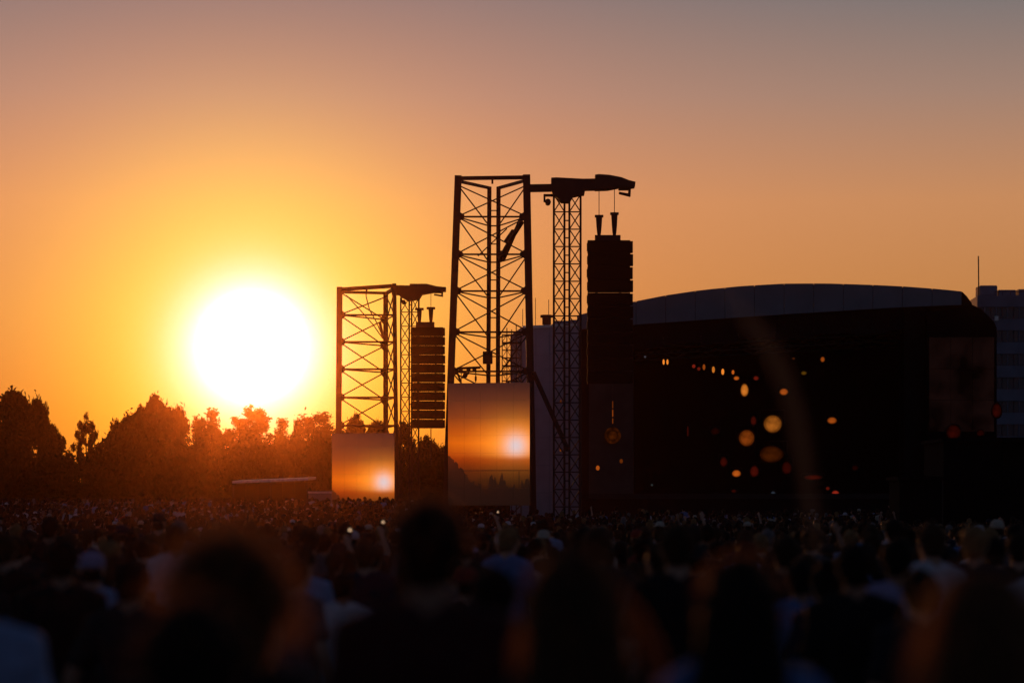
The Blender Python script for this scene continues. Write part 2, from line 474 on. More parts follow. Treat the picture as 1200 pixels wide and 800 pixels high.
def line_array(d, x0, x1, y0, y1, n, gap, wide_gaps, cables, frame, label, bottom_cables=(), fl=5.5):
    mp = d / F; w = (x1 - x0) * mp
    c = P((x0 + x1) / 2, y1, d)
    root = empty('line_array', c)
    tag(root, label, 'speaker', 'hanging line arrays of loudspeakers')
    pitch = (y1 - y0) / n * mp
    me = speaker_box_mesh(w, pitch - gap, .55 if gap < .03 else .36, fl * mp)
    ztop = P(0, y0, d).z
    for i in range(n):
        o = link('speaker_box', me, root)
        dx = (.35 * mp if i % 2 else -.2*mp) * random.random()
        o.matrix_local = world_inv(root) @ Matrix.Translation((c.x + dx, d, ztop - pitch * (i + .5) - (.006 if i in wide_gaps else 0)))
        if i in wide_gaps: o.scale.z = .97
    for sx in (-.30, .22):                        # rigging spine behind the boxes
        bar('rigging_bar', (c.x + sx*w, d + .1, ztop), (c.x + sx*w, d + .1, ztop - pitch*n + .1), .07, M['cabinet'], root)
    boxo('top_frame', P((frame[0] + frame[1]) / 2, (frame[2] + y0) / 2, d), ((frame[1] - frame[0]) * mp, .5, (y0 - frame[2] + 2) * mp), M['steel'], root)
    for cx, ya, yb, yc in cables:
        bar('hoist_cable', P(cx, ya, d), P(cx, yb, d), .018, M['cable'], root)
        h = P(cx, yb, d); zt = P(cx, yc, d).z
        # chain hoist: capped, waisted body
        prof = [(.0, .12*1), (.10, .16), (.55, .13), (.85, .10), (1.0, .07)]
        v = []; f = []; ns = 10; L = h.z - zt
        for t, r in prof:
            for k in range(ns): v.append((r*math.cos(2*math.pi*k/ns), r*math.sin(2*math.pi*k/ns), -t*L))
        for a in range(len(prof) - 1):
            for k in range(ns):
                f.append((a*ns + k, a*ns + (k+1) % ns, (a+1)*ns + (k+1) % ns, (a+1)*ns + k))
        f.append(tuple(range(ns))); f.append(tuple(range((len(prof)-1)*ns, len(prof)*ns))[::-1])
        ho = link('chain_hoist', mesh('chain_hoist', v, f, M['steel'], False), root)
        ho.matrix_local = world_inv(root) @ Matrix.Translation(h)
        cap = link('hoist_cap', mesh('hoist_cap', [(x*10*mp, y*.25, z*2.6*mp) for x, y, z in BOXV], BOXF, M['steel']), ho)
        cap.location = (0, 0, -.06)
    for cx, ya, yb in bottom_cables:
        bar('guide_cable', P(cx, ya, d + .1), P(cx, yb, d + .1), .03, M['cable'], root)
    return root

line_array(120, 688.5, 741.5, 282, 450, 11, .012, (4,), [(702, 221.5, 252, 277), (720, 219.5, 249, 277)],
           (697, 727, 277), 'tall black speaker stack hanging from the larger tower in front of the stage', fl=3.2)
line_array(155, 482, 521.5, 383.5, 502, 11, .018, (), [(491.5, 344.5, 361, 379), (505, 342, 360, 379)],
           (487.5, 509, 378.5), 'smaller black speaker stack with light showing between its boxes on the far tower',
           [(491, 502, 545), (505, 502, 545)], fl=2.0)

# ------------------------------------------------------------------ video screens
def screen_material(name, root, w, h, seed):
    m = bpy.data.materials.new(name); m.use_nodes = True; m.node_tree.nodes.clear()
    b = NB(m.node_tree)
    o = b.n('ShaderNodeOutputMaterial')
    t = b.n('ShaderNodeTexCoord'); t.object = root
    sp = b.n('ShaderNodeSeparateXYZ'); b.link(t.outputs['Object'], sp.inputs[0])
    u = b.m('ADD', b.m('DIVIDE', sp.outputs[0], w), .5); v = b.m('DIVIDE', sp.outputs[2], h)
    nz = b.n('ShaderNodeTexNoise'); nz.inputs['Scale'].default_value = 1.1; nz.inputs['Detail'].default_value = 3
    b.link(t.outputs['Object'], nz.inputs['Vector'])
    vv = b.m('ADD', v, b.m('MULTIPLY', b.m('SUBTRACT', nz.outputs['Fac'], .5), .05))
    basec = b.ramp(vv, [(0, (.004, .002, .0015)), (.12, (.012, .004, .003)), (.20, (.045, .010, .003)), (.275, (.105, .017, .003)), (.33, (.22, .026, .002)), (.385, (.38, .042, .002)), (.42, (.56, .076, .003)),
                        (.51, (.84, .145, .003)), (.62, (.56, .090, .005)), (.73, (.26, .048, .010)), (.86, (.115, .027, .012)), (1, (.040, .013, .011))])
    du = b.m('MULTIPLY', b.m('SUBTRACT', u, .83), w / h); dv = b.m('SUBTRACT', v, .487)
    r2 = b.m('ADD', b.m('MULTIPLY', du, du), b.m('MULTIPLY', dv, dv))
    r2w = b.m('ADD', b.m('MULTIPLY', b.m('MULTIPLY', du, du), .55), b.m('MULTIPLY', dv, dv))
    g1 = b.m('POWER', math.e, b.m('MULTIPLY', r2, -1 / .0080)); g2 = b.m('POWER', math.e, b.m('MULTIPLY', r2w, -1 / .040))
    above = b.n('ShaderNodeMapRange', interpolation_type='SMOOTHSTEP'); b.put(above.inputs[0], v)
    above.inputs[1].default_value = .36; above.inputs[2].default_value = .43
    g1 = b.m('MULTIPLY', g1, b.m('MULTIPLY_ADD', above.outputs[0], .93, .07)); g2 = b.m('MULTIPLY', g2, b.m('MULTIPLY_ADD', above.outputs[0], .7, .3))
    c = b.mix(1, basec, b.mix(1, (.45, .24, .030, 1), g2, 'MULTIPLY'), 'ADD')
    c = b.mix(g1, c, (.78, .60, .60, 1))
    # dark left side of the sky and the trees at the picture's bottom
    c = b.mix(b.m('MULTIPLY', b.m('SUBTRACT', .5, u, clamp=True), .40), c, (.02, .008, .006, 1))
    nz2 = b.n('ShaderNodeTexNoise'); nz2.inputs['Scale'].default_value = 5.0; nz2.inputs['Detail'].default_value = 4
    b.link(t.outputs['Object'], nz2.inputs['Vector'])
    jag = b.m('MULTIPLY', b.m('SUBTRACT', nz2.outputs['Fac'], .5), .12)
    slope = b.m('SUBTRACT', b.m('MULTIPLY_ADD', u, -.80, .43), v)
    tree1 = b.m('GREATER_THAN', b.m('ADD', slope, jag), 0)
    nz3 = b.n('ShaderNodeTexNoise'); nz3.noise_dimensions = '1D'; nz3.inputs['Scale'].default_value = 2.3; nz3.inputs['Detail'].default_value = 2
    b.link(sp.outputs[0], nz3.inputs['W'])
    hh = b.m('MULTIPLY_ADD', nz3.outputs['Fac'], .55, -.10)
    tree2 = b.m('GREATER_THAN', b.m('ADD', b.m('SUBTRACT', hh, v), b.m('MULTIPLY', jag, .5)), 0)
    fence = b.m('LESS_THAN', b.m('ABSOLUTE', b.m('SUBTRACT', v, .285)), .0045)
    post = b.m('MULTIPLY', b.m('LESS_THAN', b.m('ABSOLUTE', b.m('SUBTRACT', u, .87)), .007), b.m('LESS_THAN', v, .285))
    msk = b.m('MAXIMUM', b.m('MULTIPLY', b.m('MAXIMUM', tree1, tree2), .82), b.m('MULTIPLY', b.m('MAXIMUM', fence, post), .55))
    c = b.mix(msk, c, (.010, .005, .004, 1))
    e = b.n('ShaderNodeEmission'); b.link(c, e.inputs[0]); e.inputs[1].default_value = 1.0
    gl = b.n('ShaderNodeBsdfDiffuse'); gl.inputs[0].default_value = (.008, .008, .008, 1)
    ad = b.n('ShaderNodeAddShader'); b.link(e.outputs[0], ad.inputs[0]); b.link(gl.outputs[0], ad.inputs[1])
    b.link(ad.outputs[0], o.inputs[0])
    return m

def video_screen(px0, px1, ytop, ybot, d, yaw, cols, rows, label):
    mp = d / F; w = (px1 - px0) * mp / math.cos(yaw); h = (ybot - ytop) * mp
    base = P((px0 + px1) / 2, ybot, d)
    root = empty('video_screen', base, -yaw)
    tag(root, label, 'screen', 'video screens hung on the towers')
    m = screen_material('screen_picture', root, w, h, 0)
    pw, ph = w / cols, h / rows
    # one LED cabinet: bevel-edged front and a dark body behind
    g = .0005; v = []; f = []
    x, z, e = pw/2 - g, ph/2 - g, .0015
    v = [(-x+e, -.05, -z+e), (x-e, -.05, -z+e), (x-e, -.05, z-e), (-x+e, -.05, z-e), (-x, -.044, -z), (x, -.044, -z), (x, -.044, z), (-x, -.044, z),
         (-x, .08, -z), (x, .08, -z), (x, .08, z), (-x, .08, z)]
    f = [(0, 1, 2, 3)] + [(i, 4+i, 4+(i+1) % 4, (i+1) % 4) for i in range(4)] + [(4+i, 8+i, 8+(i+1) % 4, 4+(i+1) % 4) for i in range(4)] + [(11, 10, 9, 8)]
    me = mesh('screen_panel', v, f, [m, M['black']])
    me.polygons.foreach_set('material_index', [0] + [1]*9)
    for i in range(cols):
        for j in range(rows):
            o = link('screen_panel', me, root); o.location = ((i + .5) * pw - w/2, 0, (j + .5) * ph)
    for i in range(cols + 1):
        me2 = unit('box', M['black'])
        o = link('frame_post', me2, root); o.location = (i*pw - w/2 + (.04 if i == 0 else -.04 if i == cols else 0), .14, 0); o.scale = (.06, .10, h)
    for j in (0, rows // 2, rows):
        o = link('frame_rail', unit('box', M['black']), root)
        o.matrix_local = Matrix.Translation((-w/2, .22, min(max(j*ph, .04), h - .04))) @ Matrix.Rotation(R(90), 4, 'Y') @ Matrix.Diagonal((.06, .06, w, 1))
    for sx in (-.35, .35):
        o = link('hanging_strap', unit('tube', M['cable']), root)
        o.matrix_local = Matrix.Translation((sx*w, .16, h - .1)) @ Matrix.Diagonal((.02, .02, .9, 1))
    return root
video_screen(525, 621, 448.5, 592, 118.6, R(14), 5, 7, 'larger video screen showing an orange sunset on the nearer tower')
video_screen(388.5, 463, 507.5, 619, 152.4, R(14), 5, 7, 'smaller video screen showing an orange sunset on the farther tower')

# ------------------------------------------------------------------ concert stage
A, B = P(676, 588, 158), P(1139, 588, 166)
A.z = B.z = 0
SDIR = (B - A).normalized(); SBACK = Vector((.06, 1, 0)).normalized()
def front(px, py, push=0.0):
    """point on the stage's front plane seen at a pixel, pushed back by push metres"""
    k = (px - 600) / F
    # A + t*(B-A): x = k*y
    t = (k * A.y - A.x) / ((B.x - A.x) - k * (B.y - A.y))
    y = A.y + t * (B.y - A.y) + push
    return P(px, py, y)
stage_root = empty('stage', front(905, 588)); stage_root.location.z = ground_z(160)
tag(stage_root, 'wide dark stage with an arched grey roof edge on the right', 'stage')
ARCH = [(676, 369.5), (700, 363.5), (742, 353.5), (780, 346), (820, 340), (868, 335.2), (918, 332.3), (965, 332), (1012, 333.4), (1050, 335), (1082, 337.2), (1110, 339.6), (1127, 341.4)]
LOW = [(676, 386), (742, 380.5), (906, 369), (1063, 359.5), (1127, 357.2)]
def interp(tab, x):
    for (x0, y0), (x1, y1) in zip(tab, tab[1:]):
        if x <= x1: return y0 + (y1 - y0) * (x - x0) / (x1 - x0)
    return tab[-1][1]
NF = 13
for i in range(NF):
    a = 676 + (1127 - 676) * i / NF + .25; b = 676 + (1127 - 676) * (i + 1) / NF - .25
    mid = (a + b) / 2
    poly = [front(a, interp(ARCH, a)), front(mid, interp(ARCH, mid)), front(b, interp(ARCH, b)), front(b, interp(LOW, b)), front(a, interp(LOW, a))]
    prism('fascia_panel', poly[::-1], SBACK * .25, M['fascia'], stage_root)
# roof vault: slab behind the fascia
top = [front(x, y) + SBACK*.26 + Vector((0, 0, -.06)) for x, y in ARCH]
top += [front(1139, 355) + SBACK*.26 + Vector((0, 0, -.02))]
n = len(top); vs = top + [p + SBACK*13 for p in top] + [p - Vector((0, 0, .5)) for p in top] + [p + SBACK*13 - Vector((0, 0, .5)) for p in top]
fs = []
for i in range(n - 1):
    fs += [(i, i+1, n+i+1, n+i), (2*n+i+1, 2*n+i, 3*n+i, 3*n+i+1), (i+1, i, 2*n+i, 2*n+i+1), (n+i, n+i+1, 3*n+i+1, 3*n+i)]
fs += [(0, n, 3*n, 2*n), (n-1, 3*n-1, 4*n-1, 2*n-1)]
w = world_inv(stage_root)
ro = link('roof', mesh('roof', [w @ p for p in vs], fs, M['roofskin']), stage_root)
# end cap of the fascia, cut off at the corner
prism('fascia_end', [front(1127.3, 341.5), front(1133, 347), front(1139, 355.5), front(1139, 372), front(1127.3, 357.2)][::-1], SBACK*.3, M['drape'], stage_root)
# front header drape under the fascia
NH = 9
for i in range(NH):
    a = 690 + (1085 - 690) * i / NH; b = 690 + (1085 - 690) * (i+1) / NH - .3
    prism('header_drape', [front(a, interp(LOW, a) - 1, .5), front(b, interp(LOW, b) - 1, .5), front(b, interp(LOW, b) + 26 + (i % 2)*3, .5), front(a, interp(LOW, a) + 26 + (i % 2)*3, .5)][::-1], SBACK*.08, M['drape'], stage_root)
# stage towers left and right of the opening
gzs = HORIZON + (EYE - ground_z(160)) * F / 160
prism('side_tower', [front(690, 380, .3), front(742, 377, .3), front(742, gzs, .3), front(690, gzs, .3)][::-1], SBACK*4, M['scrim'], stage_root)
prism('side_tower', [front(1060, 358, .4), front(1086, 357, .4), front(1086, gzs, .4), front(1060, gzs, .4)][::-1], SBACK*4, M['drape'], stage_root)
prism('side_wing', [front(1086.3, 366, -.4), front(1139.2, 357, -.4), front(1150, 362, -.4), front(1165, 377, -.4), front(1168, 384, -.4), front(1168, gzs, -.4), front(1086.3, gzs, -.4)][::-1], SBACK*9, M['tarp'], stage_root)
# side screen inset in the wing
sw = glow('side_screen_picture', (.0060, .0024, .0022), 1.0, .85, .55)
for i in range(3):
    for j in range(3):
        x0, y0 = 1089 + 25.5*i, 395 + 37*j
        prism('side_screen_panel', [front(x0, y0, -.5), front(x0+25, y0, -.5), front(x0+25, y0+36.5, -.5), front(x0, y0+36.5, -.5)][::-1], SBACK*.08, sw, stage_root)
# rear wall, deck, front skirt
prism('back_wall', [front(690, 372, 11.5), front(1090, 352, 11.5), front(1090, 592, 11.5), front(690, 592, 11.5)][::-1], SBACK*.2, M['drape'], stage_root)
prism('left_wall', [front(678, 387, .4), front(690, 386, .4), front(690, gzs, .4), front(678, gzs, .4)][::-1], SBACK*11, M['drape'], stage_root)
dk0, dk1 = front(690, 578), front(1085, 578)
prism('deck', [dk0, dk1, dk1 - Vector((0, 0, .35)), dk0 - Vector((0, 0, .35))][::-1], SBACK*11.4, M['deck'], stage_root)
for i in range(12):
    a = 690 + 395*i/12; b = 690 + 395*(i+1)/12 - .03
    prism('skirt_panel', [front(a, 584, .2), front(b, 584, .2), front(b, gzs, .2), front(a, gzs, .2)][::-1], SBACK*.06, M['drape'], stage_root)
# roof trusses inside the opening
for push, yy in ((2.5, 402), (5.5, 410), (8.5, 416)):
    a0, b0 = front(744, yy + 6, push), front(1062, yy - 12, push)
    for dz in (0, .55):
        bar('roof_truss_chord', a0 + Vector((0, 0, dz)), b0 + Vector((0, 0, dz)), .05, M['truss'], stage_root)
    for k in range(14):
        p, q = lerp(a0, b0, k/14), lerp(a0, b0, (k+1)/14)
        bar('roof_truss_web', p + Vector((0, 0, .55*(k % 2))), q + Vector((0, 0, .55*((k+1) % 2))), .03, M['truss'], stage_root)

# lamps of the stage, each a can with a lens on a yoke
def lamp_meshes(rx, ry, m, shape):
    n = 14; v = []; f = []
    prof = [(0.0, 1.04), (.04, 1.12), (.5, .95), (.8, .55)]
    for t, k in prof:
        for i in range(n):
            a = 2*math.pi*i/n; wob = 1 + shape*.10*math.sin(3*a + rx*9)
            v.append((rx*k*wob*math.cos(a), t*max(rx, .15)*1.3 , ry*k*wob*math.sin(a)))
    for r in range(3):
        for i in range(n): f.append((r*n+i, r*n+(i+1) % n, (r+1)*n+(i+1) % n, (r+1)*n+i))
    f.append(tuple(range(3*n, 4*n)))
    can = mesh('lamp_can', v, f, M['black'], True)
    lv = [(rx*(1 + shape*.10*math.sin(3*2*math.pi*i/n + rx*9))*math.cos(2*math.pi*i/n), .01, ry*(1 + shape*.10*math.sin(3*2*math.pi*i/n + rx*9))*math.sin(2*math.pi*i/n)) for i in range(n)]
    lv = [(0, -.05*rx, 0)] + lv
    lens = mesh('lens', lv, [(0, (i+1) % n + 1, i + 1) for i in range(n)], m, True)
    return can, lens

ORANGE, DEEP, REDD = (1, .28, .030), (1, .19, .018), (1, .07, .03)
LAMPS = [  # px, py, rx, ry, colour, strength, description
    (777.7, 424, 1.2, 3.2, ORANGE, 1.0, 'thin upright orange bar lamp, left one of the pair starting the hanging row'),
    (782.2, 424, 1.2, 3.2, ORANGE, .9, 'thin upright orange bar lamp, right one of the pair starting the hanging row'),
    (813, 429, 2, 2.2, REDD, .16, 'small dim red lamp, first after the gap in the hanging row of the stage'),
    (819, 432, 2, 2, REDD, .10, 'faint red lamp low between two others of the hanging row'),
    (825, 430, 1.6, 3.4, DEEP, .25, 'slanted dim orange lamp in the hanging row of the stage'),
    (836, 433, 1.7, 3.8, ORANGE, .55, 'upright orange lamp in the middle of the hanging row'),
    (847, 435.5, 1.7, 3.6, ORANGE, .9, 'brightest upright lamp of the hanging row on the stage'),
    (859, 436, 1.6, 2.6, DEEP, .5, 'small orange lamp at the right end of the hanging row'),
    (863, 443, 3.6, 2.6, DEEP, .6, 'small wide orange lamp just above the tall oval lamp'),
    (886, 443, 3.4, 2.8, REDD, .14, 'dim red lamp right of the hanging row, above the oval lamp'),
    (872.5, 457, 5, 8, ORANGE, .75, 'tall oval orange lamp, brightest oval below the hanging row'),
    (918.5, 459, 5.4, 4.2, DEEP, .45, 'small orange lamp upper right of the largest round lamp'),
    (905.5, 496.5, 11.5, 11, ORANGE, .42, 'largest and brightest round orange lamp at the stage centre'),
    (875, 513, 10, 10.4, DEEP, .24, 'round dull orange lamp lower left of the largest one'),
    (883, 493, 3.6, 6, REDD, .05, 'faint narrow red lamp between the two round orange lamps'),
    (904, 532, 15, 10.5, DEEP, .055, 'wide faint brown lamp below the largest round lamp'),
    (863, 554.5, 5.6, 4.4, DEEP, .55, 'small bright orange lamp near the stage floor'),
    (884, 552, 5.5, 7, REDD, .06, 'faint reddish lamp right of the small bright floor lamp'),
    (848, 541, 4.6, 6, REDD, .04, 'very faint red lamp left of the floor lamps'),
    (922, 548, 6, 8, REDD, .03, 'very faint red lamp right of the wide brown one'),
    (942, 437, 3.6, 2.4, (1, .45, .03), .10, 'dim yellow lamp high on the right of the stage'),
    (964, 421, 2.8, 3.4, DEEP, .35, 'small orange lamp highest on the right of the stage'),
    (975, 492.5, 6, 4.2, DEEP, .4, 'small flat orange lamp on the right of the stage at mid height'),
    (953, 559, 11, 3, REDD, .05, 'flat faint red lamp low on the right of the stage'),
    (979, 577.5, 4.6, 3.4, REDD, .32, 'small red lamp at the deck edge on the right'),
    (970, 572, 2.6, 2.2, REDD, .10, 'tiny dim red lamp beside the red one at the deck edge'),
    (906, 578, 3, 3, (.5, .7, 1), .05, 'tiny pale bluish lamp at the deck edge under the round lamps'),
    (756, 418, 1.3, 1.3, (.8, .8, 1), .05, 'tiny white point upper left inside the stage opening'),
    (790, 402, 1.6, 1.4, (.6, .65, .8), .02, 'very faint grey point under the roof edge at the left'),
    (806, 505, .9, 6, REDD, .03, 'faint thin red bar left of the round orange lamps'),
    (838, 505, 5, 4, REDD, .012, 'barely visible red glow left of the round orange lamp'),
    (930, 420, 1.4, 1.2, DEEP, .05, 'tiny faint orange point left of the highest right lamp'),
    (1002, 548, 4, 3, REDD, .012, 'barely visible red glow at the right end of the stage'),
    (860, 575, 3, 2, REDD, .03, 'faint red point at the deck edge under the floor lamps'),
    (764, 568, 1.4, 1.2, (.6, .8, .8), .03, 'tiny pale point low at the left of the stage'),
    (840, 580, 2, 1.6, (.5, .7, 1), .03, 'tiny faint bluish lamp at the left of the deck edge'),
]
for k, (px, py, rx, ry, c, st, lab) in enumerate(LAMPS):
    push = (1.5, 3.0, 5.0)[k % 3] if py > 445 else 2.4
    p = front(px, py, push); mp = p.y / F
    root = empty('stage_lamp', p); tag(root, lab, 'lamp', 'lamps lit on the stage')
    gm = lens_glow('lamp_light', c, st*.95, rx*mp, ry*mp, .5 if rx > 8 else .25) if rx > 2.2 else glow('lamp_light', c, st)
    can, lens = lamp_meshes(rx*mp, ry*mp, gm, .5 if rx > 4 else 0)
    link('can', can, root); link('lens', lens, root)
    yk = max(rx, 2)*mp*1.25
    for sx in (-1, 1):
        bar('yoke', p + Vector((sx*yk, .12, 0)), p + Vector((sx*yk, .12, ry*mp*1.5)), .025, M['black'], root)
    bar('yoke', p + Vector((-yk, .12, ry*mp*1.5)), p + Vector((yk, .12, ry*mp*1.5)), .025, M['black'], root)
# red lamps on the wing, in front of the side screen
for px, py, rx, ry, st, lab in ((1117.5, 506, 9, 9, .028, 'round dim red lamp low on the right wing of the stage'),
                                (1168, 481, 6, 9, .030, 'dim red lamp at the right edge of the stage wing'),
                                (1094, 533, 8, 6, .022, 'faint red lamp left of the black booth'),
                                (1149, 507, 5, 4, .016, 'faint red lamp between the two red ones on the wing')):
    p = front(px, py, -.75); mp = p.y / F
    root = empty('stage_lamp', p); tag(root, lab, 'lamp', 'red lamps on the stage wing')
    can, lens = lamp_meshes(rx*mp, ry*mp, lens_glow('lamp_light', REDD, st, rx*mp, ry*mp, .6), .5)
    link('can', can, root); link('lens', lens, root)
# amber string and ring lamp on the stage's left tower
p = front(718, 510, -.1); mp = p.y / F
root = empty('ring_lamp', p); tag(root, 'dull orange ring lamp hanging on a lit string below the larger speaker stack', 'lamp')
n = 18; v = []; f = []
for i in range(n):
    for k in range(6):
        a, bb = 2*math.pi*i/n, 2*math.pi*k/6
        rr = 8.2*mp + 1.6*mp*math.cos(bb); v.append((rr*math.cos(a), 1.0*mp*math.sin(bb), rr*math.sin(a)))
for i in range(n):
    for k in range(6): f.append((i*6+k, i*6+(k+1) % 6, ((i+1) % n)*6+(k+1) % 6, ((i+1) % n)*6+k))
link('ring', mesh('ring', v, f, glow('ring_light', DEEP, .035, .8, 3), True), root)
can, lens = lamp_meshes(6.6*mp, 6.6*mp, lens_glow('ring_centre', DEEP, .055, 6.6*mp, 6.6*mp, .7), .3)
link('lens', lens, root)
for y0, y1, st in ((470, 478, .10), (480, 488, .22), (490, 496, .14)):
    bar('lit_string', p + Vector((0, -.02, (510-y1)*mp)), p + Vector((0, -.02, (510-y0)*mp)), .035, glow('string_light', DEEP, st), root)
bar('string', p + Vector((0, .02, (510-501)*mp)), p + Vector((0, .02, (510-450)*mp)), .015, M['cable'], root)
for px, py, r, st, lab in ((700.5, 548, 2.2, .35, 'tiny orange lamp low on the left tower of the stage'), (728, 540, 2, .10, 'tiny dim orange lamp right below the ring lamp'),
                           (657, 527, 1.3, .16, 'lowest amber speck behind the mast of the larger tower'), (656, 500, 1.3, .10, 'middle amber speck behind the mast of the larger tower'), (657, 470, 1.2, .08, 'highest amber speck behind the mast of the larger tower')):
    p = front(px, py, -.6); mp = p.y / F
    root = empty('work_lamp', p); tag(root, lab, 'lamp', 'small lamps by the stage left tower')
    can, lens = lamp_meshes(r*mp, r*mp*1.3, glow('lamp_light', DEEP, st), 0)
    link('can', can, root); link('lens', lens, root)
    bar('bracket', p + Vector((0, .05, -.1)), p + Vector((0, .62, -.1)), .03, M['black'], root)

# ------------------------------------------------------------------ pale clad building behind the towers
d = 188
gb = HORIZON + (EYE - ground_z(d)) * F / d
root = empty('clad_building', P(645, gb, d)); tag(root, 'pale grey clad building behind the larger tower with white roof trim and aerials', 'building')
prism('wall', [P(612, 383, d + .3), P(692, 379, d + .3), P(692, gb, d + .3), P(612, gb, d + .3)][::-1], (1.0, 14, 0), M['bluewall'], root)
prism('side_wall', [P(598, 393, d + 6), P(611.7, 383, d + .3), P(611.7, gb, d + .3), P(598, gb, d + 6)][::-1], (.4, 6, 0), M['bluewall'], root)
nc, nr = 5, 7
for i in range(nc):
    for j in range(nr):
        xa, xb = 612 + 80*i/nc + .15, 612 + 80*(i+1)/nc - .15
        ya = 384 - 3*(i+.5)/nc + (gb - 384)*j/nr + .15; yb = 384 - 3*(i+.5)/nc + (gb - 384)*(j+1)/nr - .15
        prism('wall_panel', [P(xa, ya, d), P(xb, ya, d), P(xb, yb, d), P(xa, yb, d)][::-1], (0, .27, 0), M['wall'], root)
for xa, xb, dy in ((612, 645.5, 0), (646, 692, -2)):
    bar('roof_trim', P(xa, 383.4 + dy, d - .06), P(xb, 382.2 + dy, d - .06), 0, M['trim'], root, box=(.12, .22))
boxo('roof_unit', P(640.5, 374.5, d + 3), (.7, .7, .75), M['steel'], root)
boxo('roof_unit_cap', P(640.5, 370.6, d + 3), (1.0, .9, .16), M['steel'], root)
boxo('roof_unit_base', P(640.5, 378.6, d + 3), (.5, .5, .5), M['steel'], root)
for x, y0 in ((612.5, 362), (627.5, 349), (643, 351)):
    bar('aerial', P(x, 384, d + 2), P(x, y0, d + 2), .025, M['steel'], root)
for xa, y0 in ((650, 377), (668, 376)):
    boxo('parapet', P(xa + 8, y0 + 1.5, d + 1), (1.1, .3, .35), M['bluewall'], root)

# scaffold tower between the near tower's legs, far behind
d = 172
gb = HORIZON + (EYE - ground_z(d)) * F / d
root = empty('scaffold_tower', P(601, gb, d)); tag(root, 'thin scaffold tower seen through the larger tower above its screen', 'scaffold')
xs = [588.5, 594, 599.5, 605, 610.5]; tops = [393, 384, 386, 381, 388]
for k, (x, t) in enumerate(zip(xs, tops)):
    for dd in (0, 1.4):
        bar('standard', P(x, t, d + dd), P(x, gb, d + dd), .035, M['alu'], root)
yy = 392.0
lev = 0
while yy < 560:
    bar('ledger', P(588, yy, d), P(611, yy, d), .03, M['alu'], root)
    bar('ledger', P(588, yy + .5, d + 1.4), P(611, yy + .5, d + 1.4), .03, M['alu'], root)
    for i in range(4):
        if (i + lev) % 2: bar('brace', P(xs[i], yy, d + .1), P(xs[i+1], yy + 9, d + .1), .022, M['alu'], root)
        else: bar('brace', P(xs[i+1], yy, d + .1), P(xs[i], yy + 9, d + .1), .022, M['alu'], root)
    if lev % 3 == 1: boxo('scaffold_board', P(600, yy + 1, d + .7), (1.3, 1.2, .06), M['deck'], root)
    yy += 9; lev += 1

# ------------------------------------------------------------------ bluish building at the right edge
d = 230
gb = HORIZON + (EYE - ground_z(d)) * F / d
root = empty('office_building', P(1190, gb, d)); tag(root, 'bluish office block with rows of windows at the right edge behind the stage', 'building')
x0, x1 = 1146, 1268
prism('wall', [P(x0, 346, d + .4), P(x1, 346, d + .4), P(x1, gb, d + .4), P(x0, gb, d + .4)][::-1], (1, 16, 0), M['bluewall'], root)
lv = 346.0; j = 0
while lv < gb - 20:
    prism('floor_band', [P(x0 - .6, lv, d), P(x1, lv, d), P(x1, lv + 13.5, d), P(x0 - .6, lv + 13.5, d)][::-1], (0, .38, 0), M['bluewall'], root)
    for i in range(9):
        xa = x0 + 2 + i*13.4; xb = xa + 12
        fr = prism('window', [P(xa, lv + 13.8, d + .22), P(xb, lv + 13.8, d + .22), P(xb, lv + 27.2, d + .22), P(xa, lv + 27.2, d + .22)][::-1], (0, .16, 0), M['glass'], root)
        me = fr
        mu = bar('mullion', P((xa+xb)/2, lv + 13.9, d + .16), P((xa+xb)/2, lv + 27.1, d + .16), 0, M['bluewall'], root, box=(.08, .1))
    lv += 27.5; j += 1
boxo('roof_plant', P(1156, 341.5, d + 3), (1.7, 2.2, 1.0), M['bluewall'], root, bevel=.12)
boxo('roof_plant', P(1178, 344, d + 3), (1.6, 2, .55), M['bluewall'], root)
boxo('roof_plant', P(1206, 343.5, d + 3), (2.4, 2, .6), M['bluewall'], root)
bar('roof_rail', P(1166, 341.6, d + 1), P(1268, 341.6, d + 1), .03, M['steel'], root)
for x in range(1166, 1268, 9): bar('rail_post', P(x, 341.6, d + 1), P(x, 346, d + 1), .025, M['steel'], root)
bar('aerial', P(1147, 346, d + 1), P(1146.5, 300, d + 1), .06, M['steel'], root)
boxo('roof_lamp', P(1167.6, 373, d - .25), (.34, .3, .45), M['trim'], root)

# black two-step booth in the crowd at the right
def booth(x0, x1, y0, d, dep, label, nparts):
    gb = HORIZON + (EYE - ground_z(d)) * F / d
    root = empty('mixing_booth', P((x0+x1)/2, gb, d)); tag(root, label, 'booth')
    mp = d/F
    n = nparts
    for i in range(n):
        xa = x0 + (x1-x0)*i/n + .2; xb = x0 + (x1-x0)*(i+1)/n - .2
        prism('cover_panel', [P(xa, y0 + 5, d), P(xb, y0 + 5, d), P(xb, gb, d), P(xa, gb, d)][::-1], (0, .08, 0), M['tarp'], root)
    prism('roof', [P(x0 - 1.5, y0 + 1.2, d - .2), P((x0+x1)/2, y0, d - .2), P(x1 + 1.5, y0 + 1.2, d - .2), P(x1 + 1.5, y0 + 5.2, d - .2), P(x0 - 1.5, y0 + 5.2, d - .2)][::-1], (0, dep, 0), M['tarp'], root)
    for x in (x0 + .6, x1 - .6):
        bar('post', P(x, y0 + 5, d + dep - .4), P(x, gb, d + dep - .4), .05, M['alu'], root)
    prism('side_cover', [P(x0, y0 + 5, d + .1), P(x0, gb, d + .1), P(x0, gb, d + .1) + Vector((0, dep - .5, 0)), P(x0, y0 + 5, d + .1) + Vector((0, dep - .5, 0))], (.06, 0, 0), M['tarp'], root)
    return root
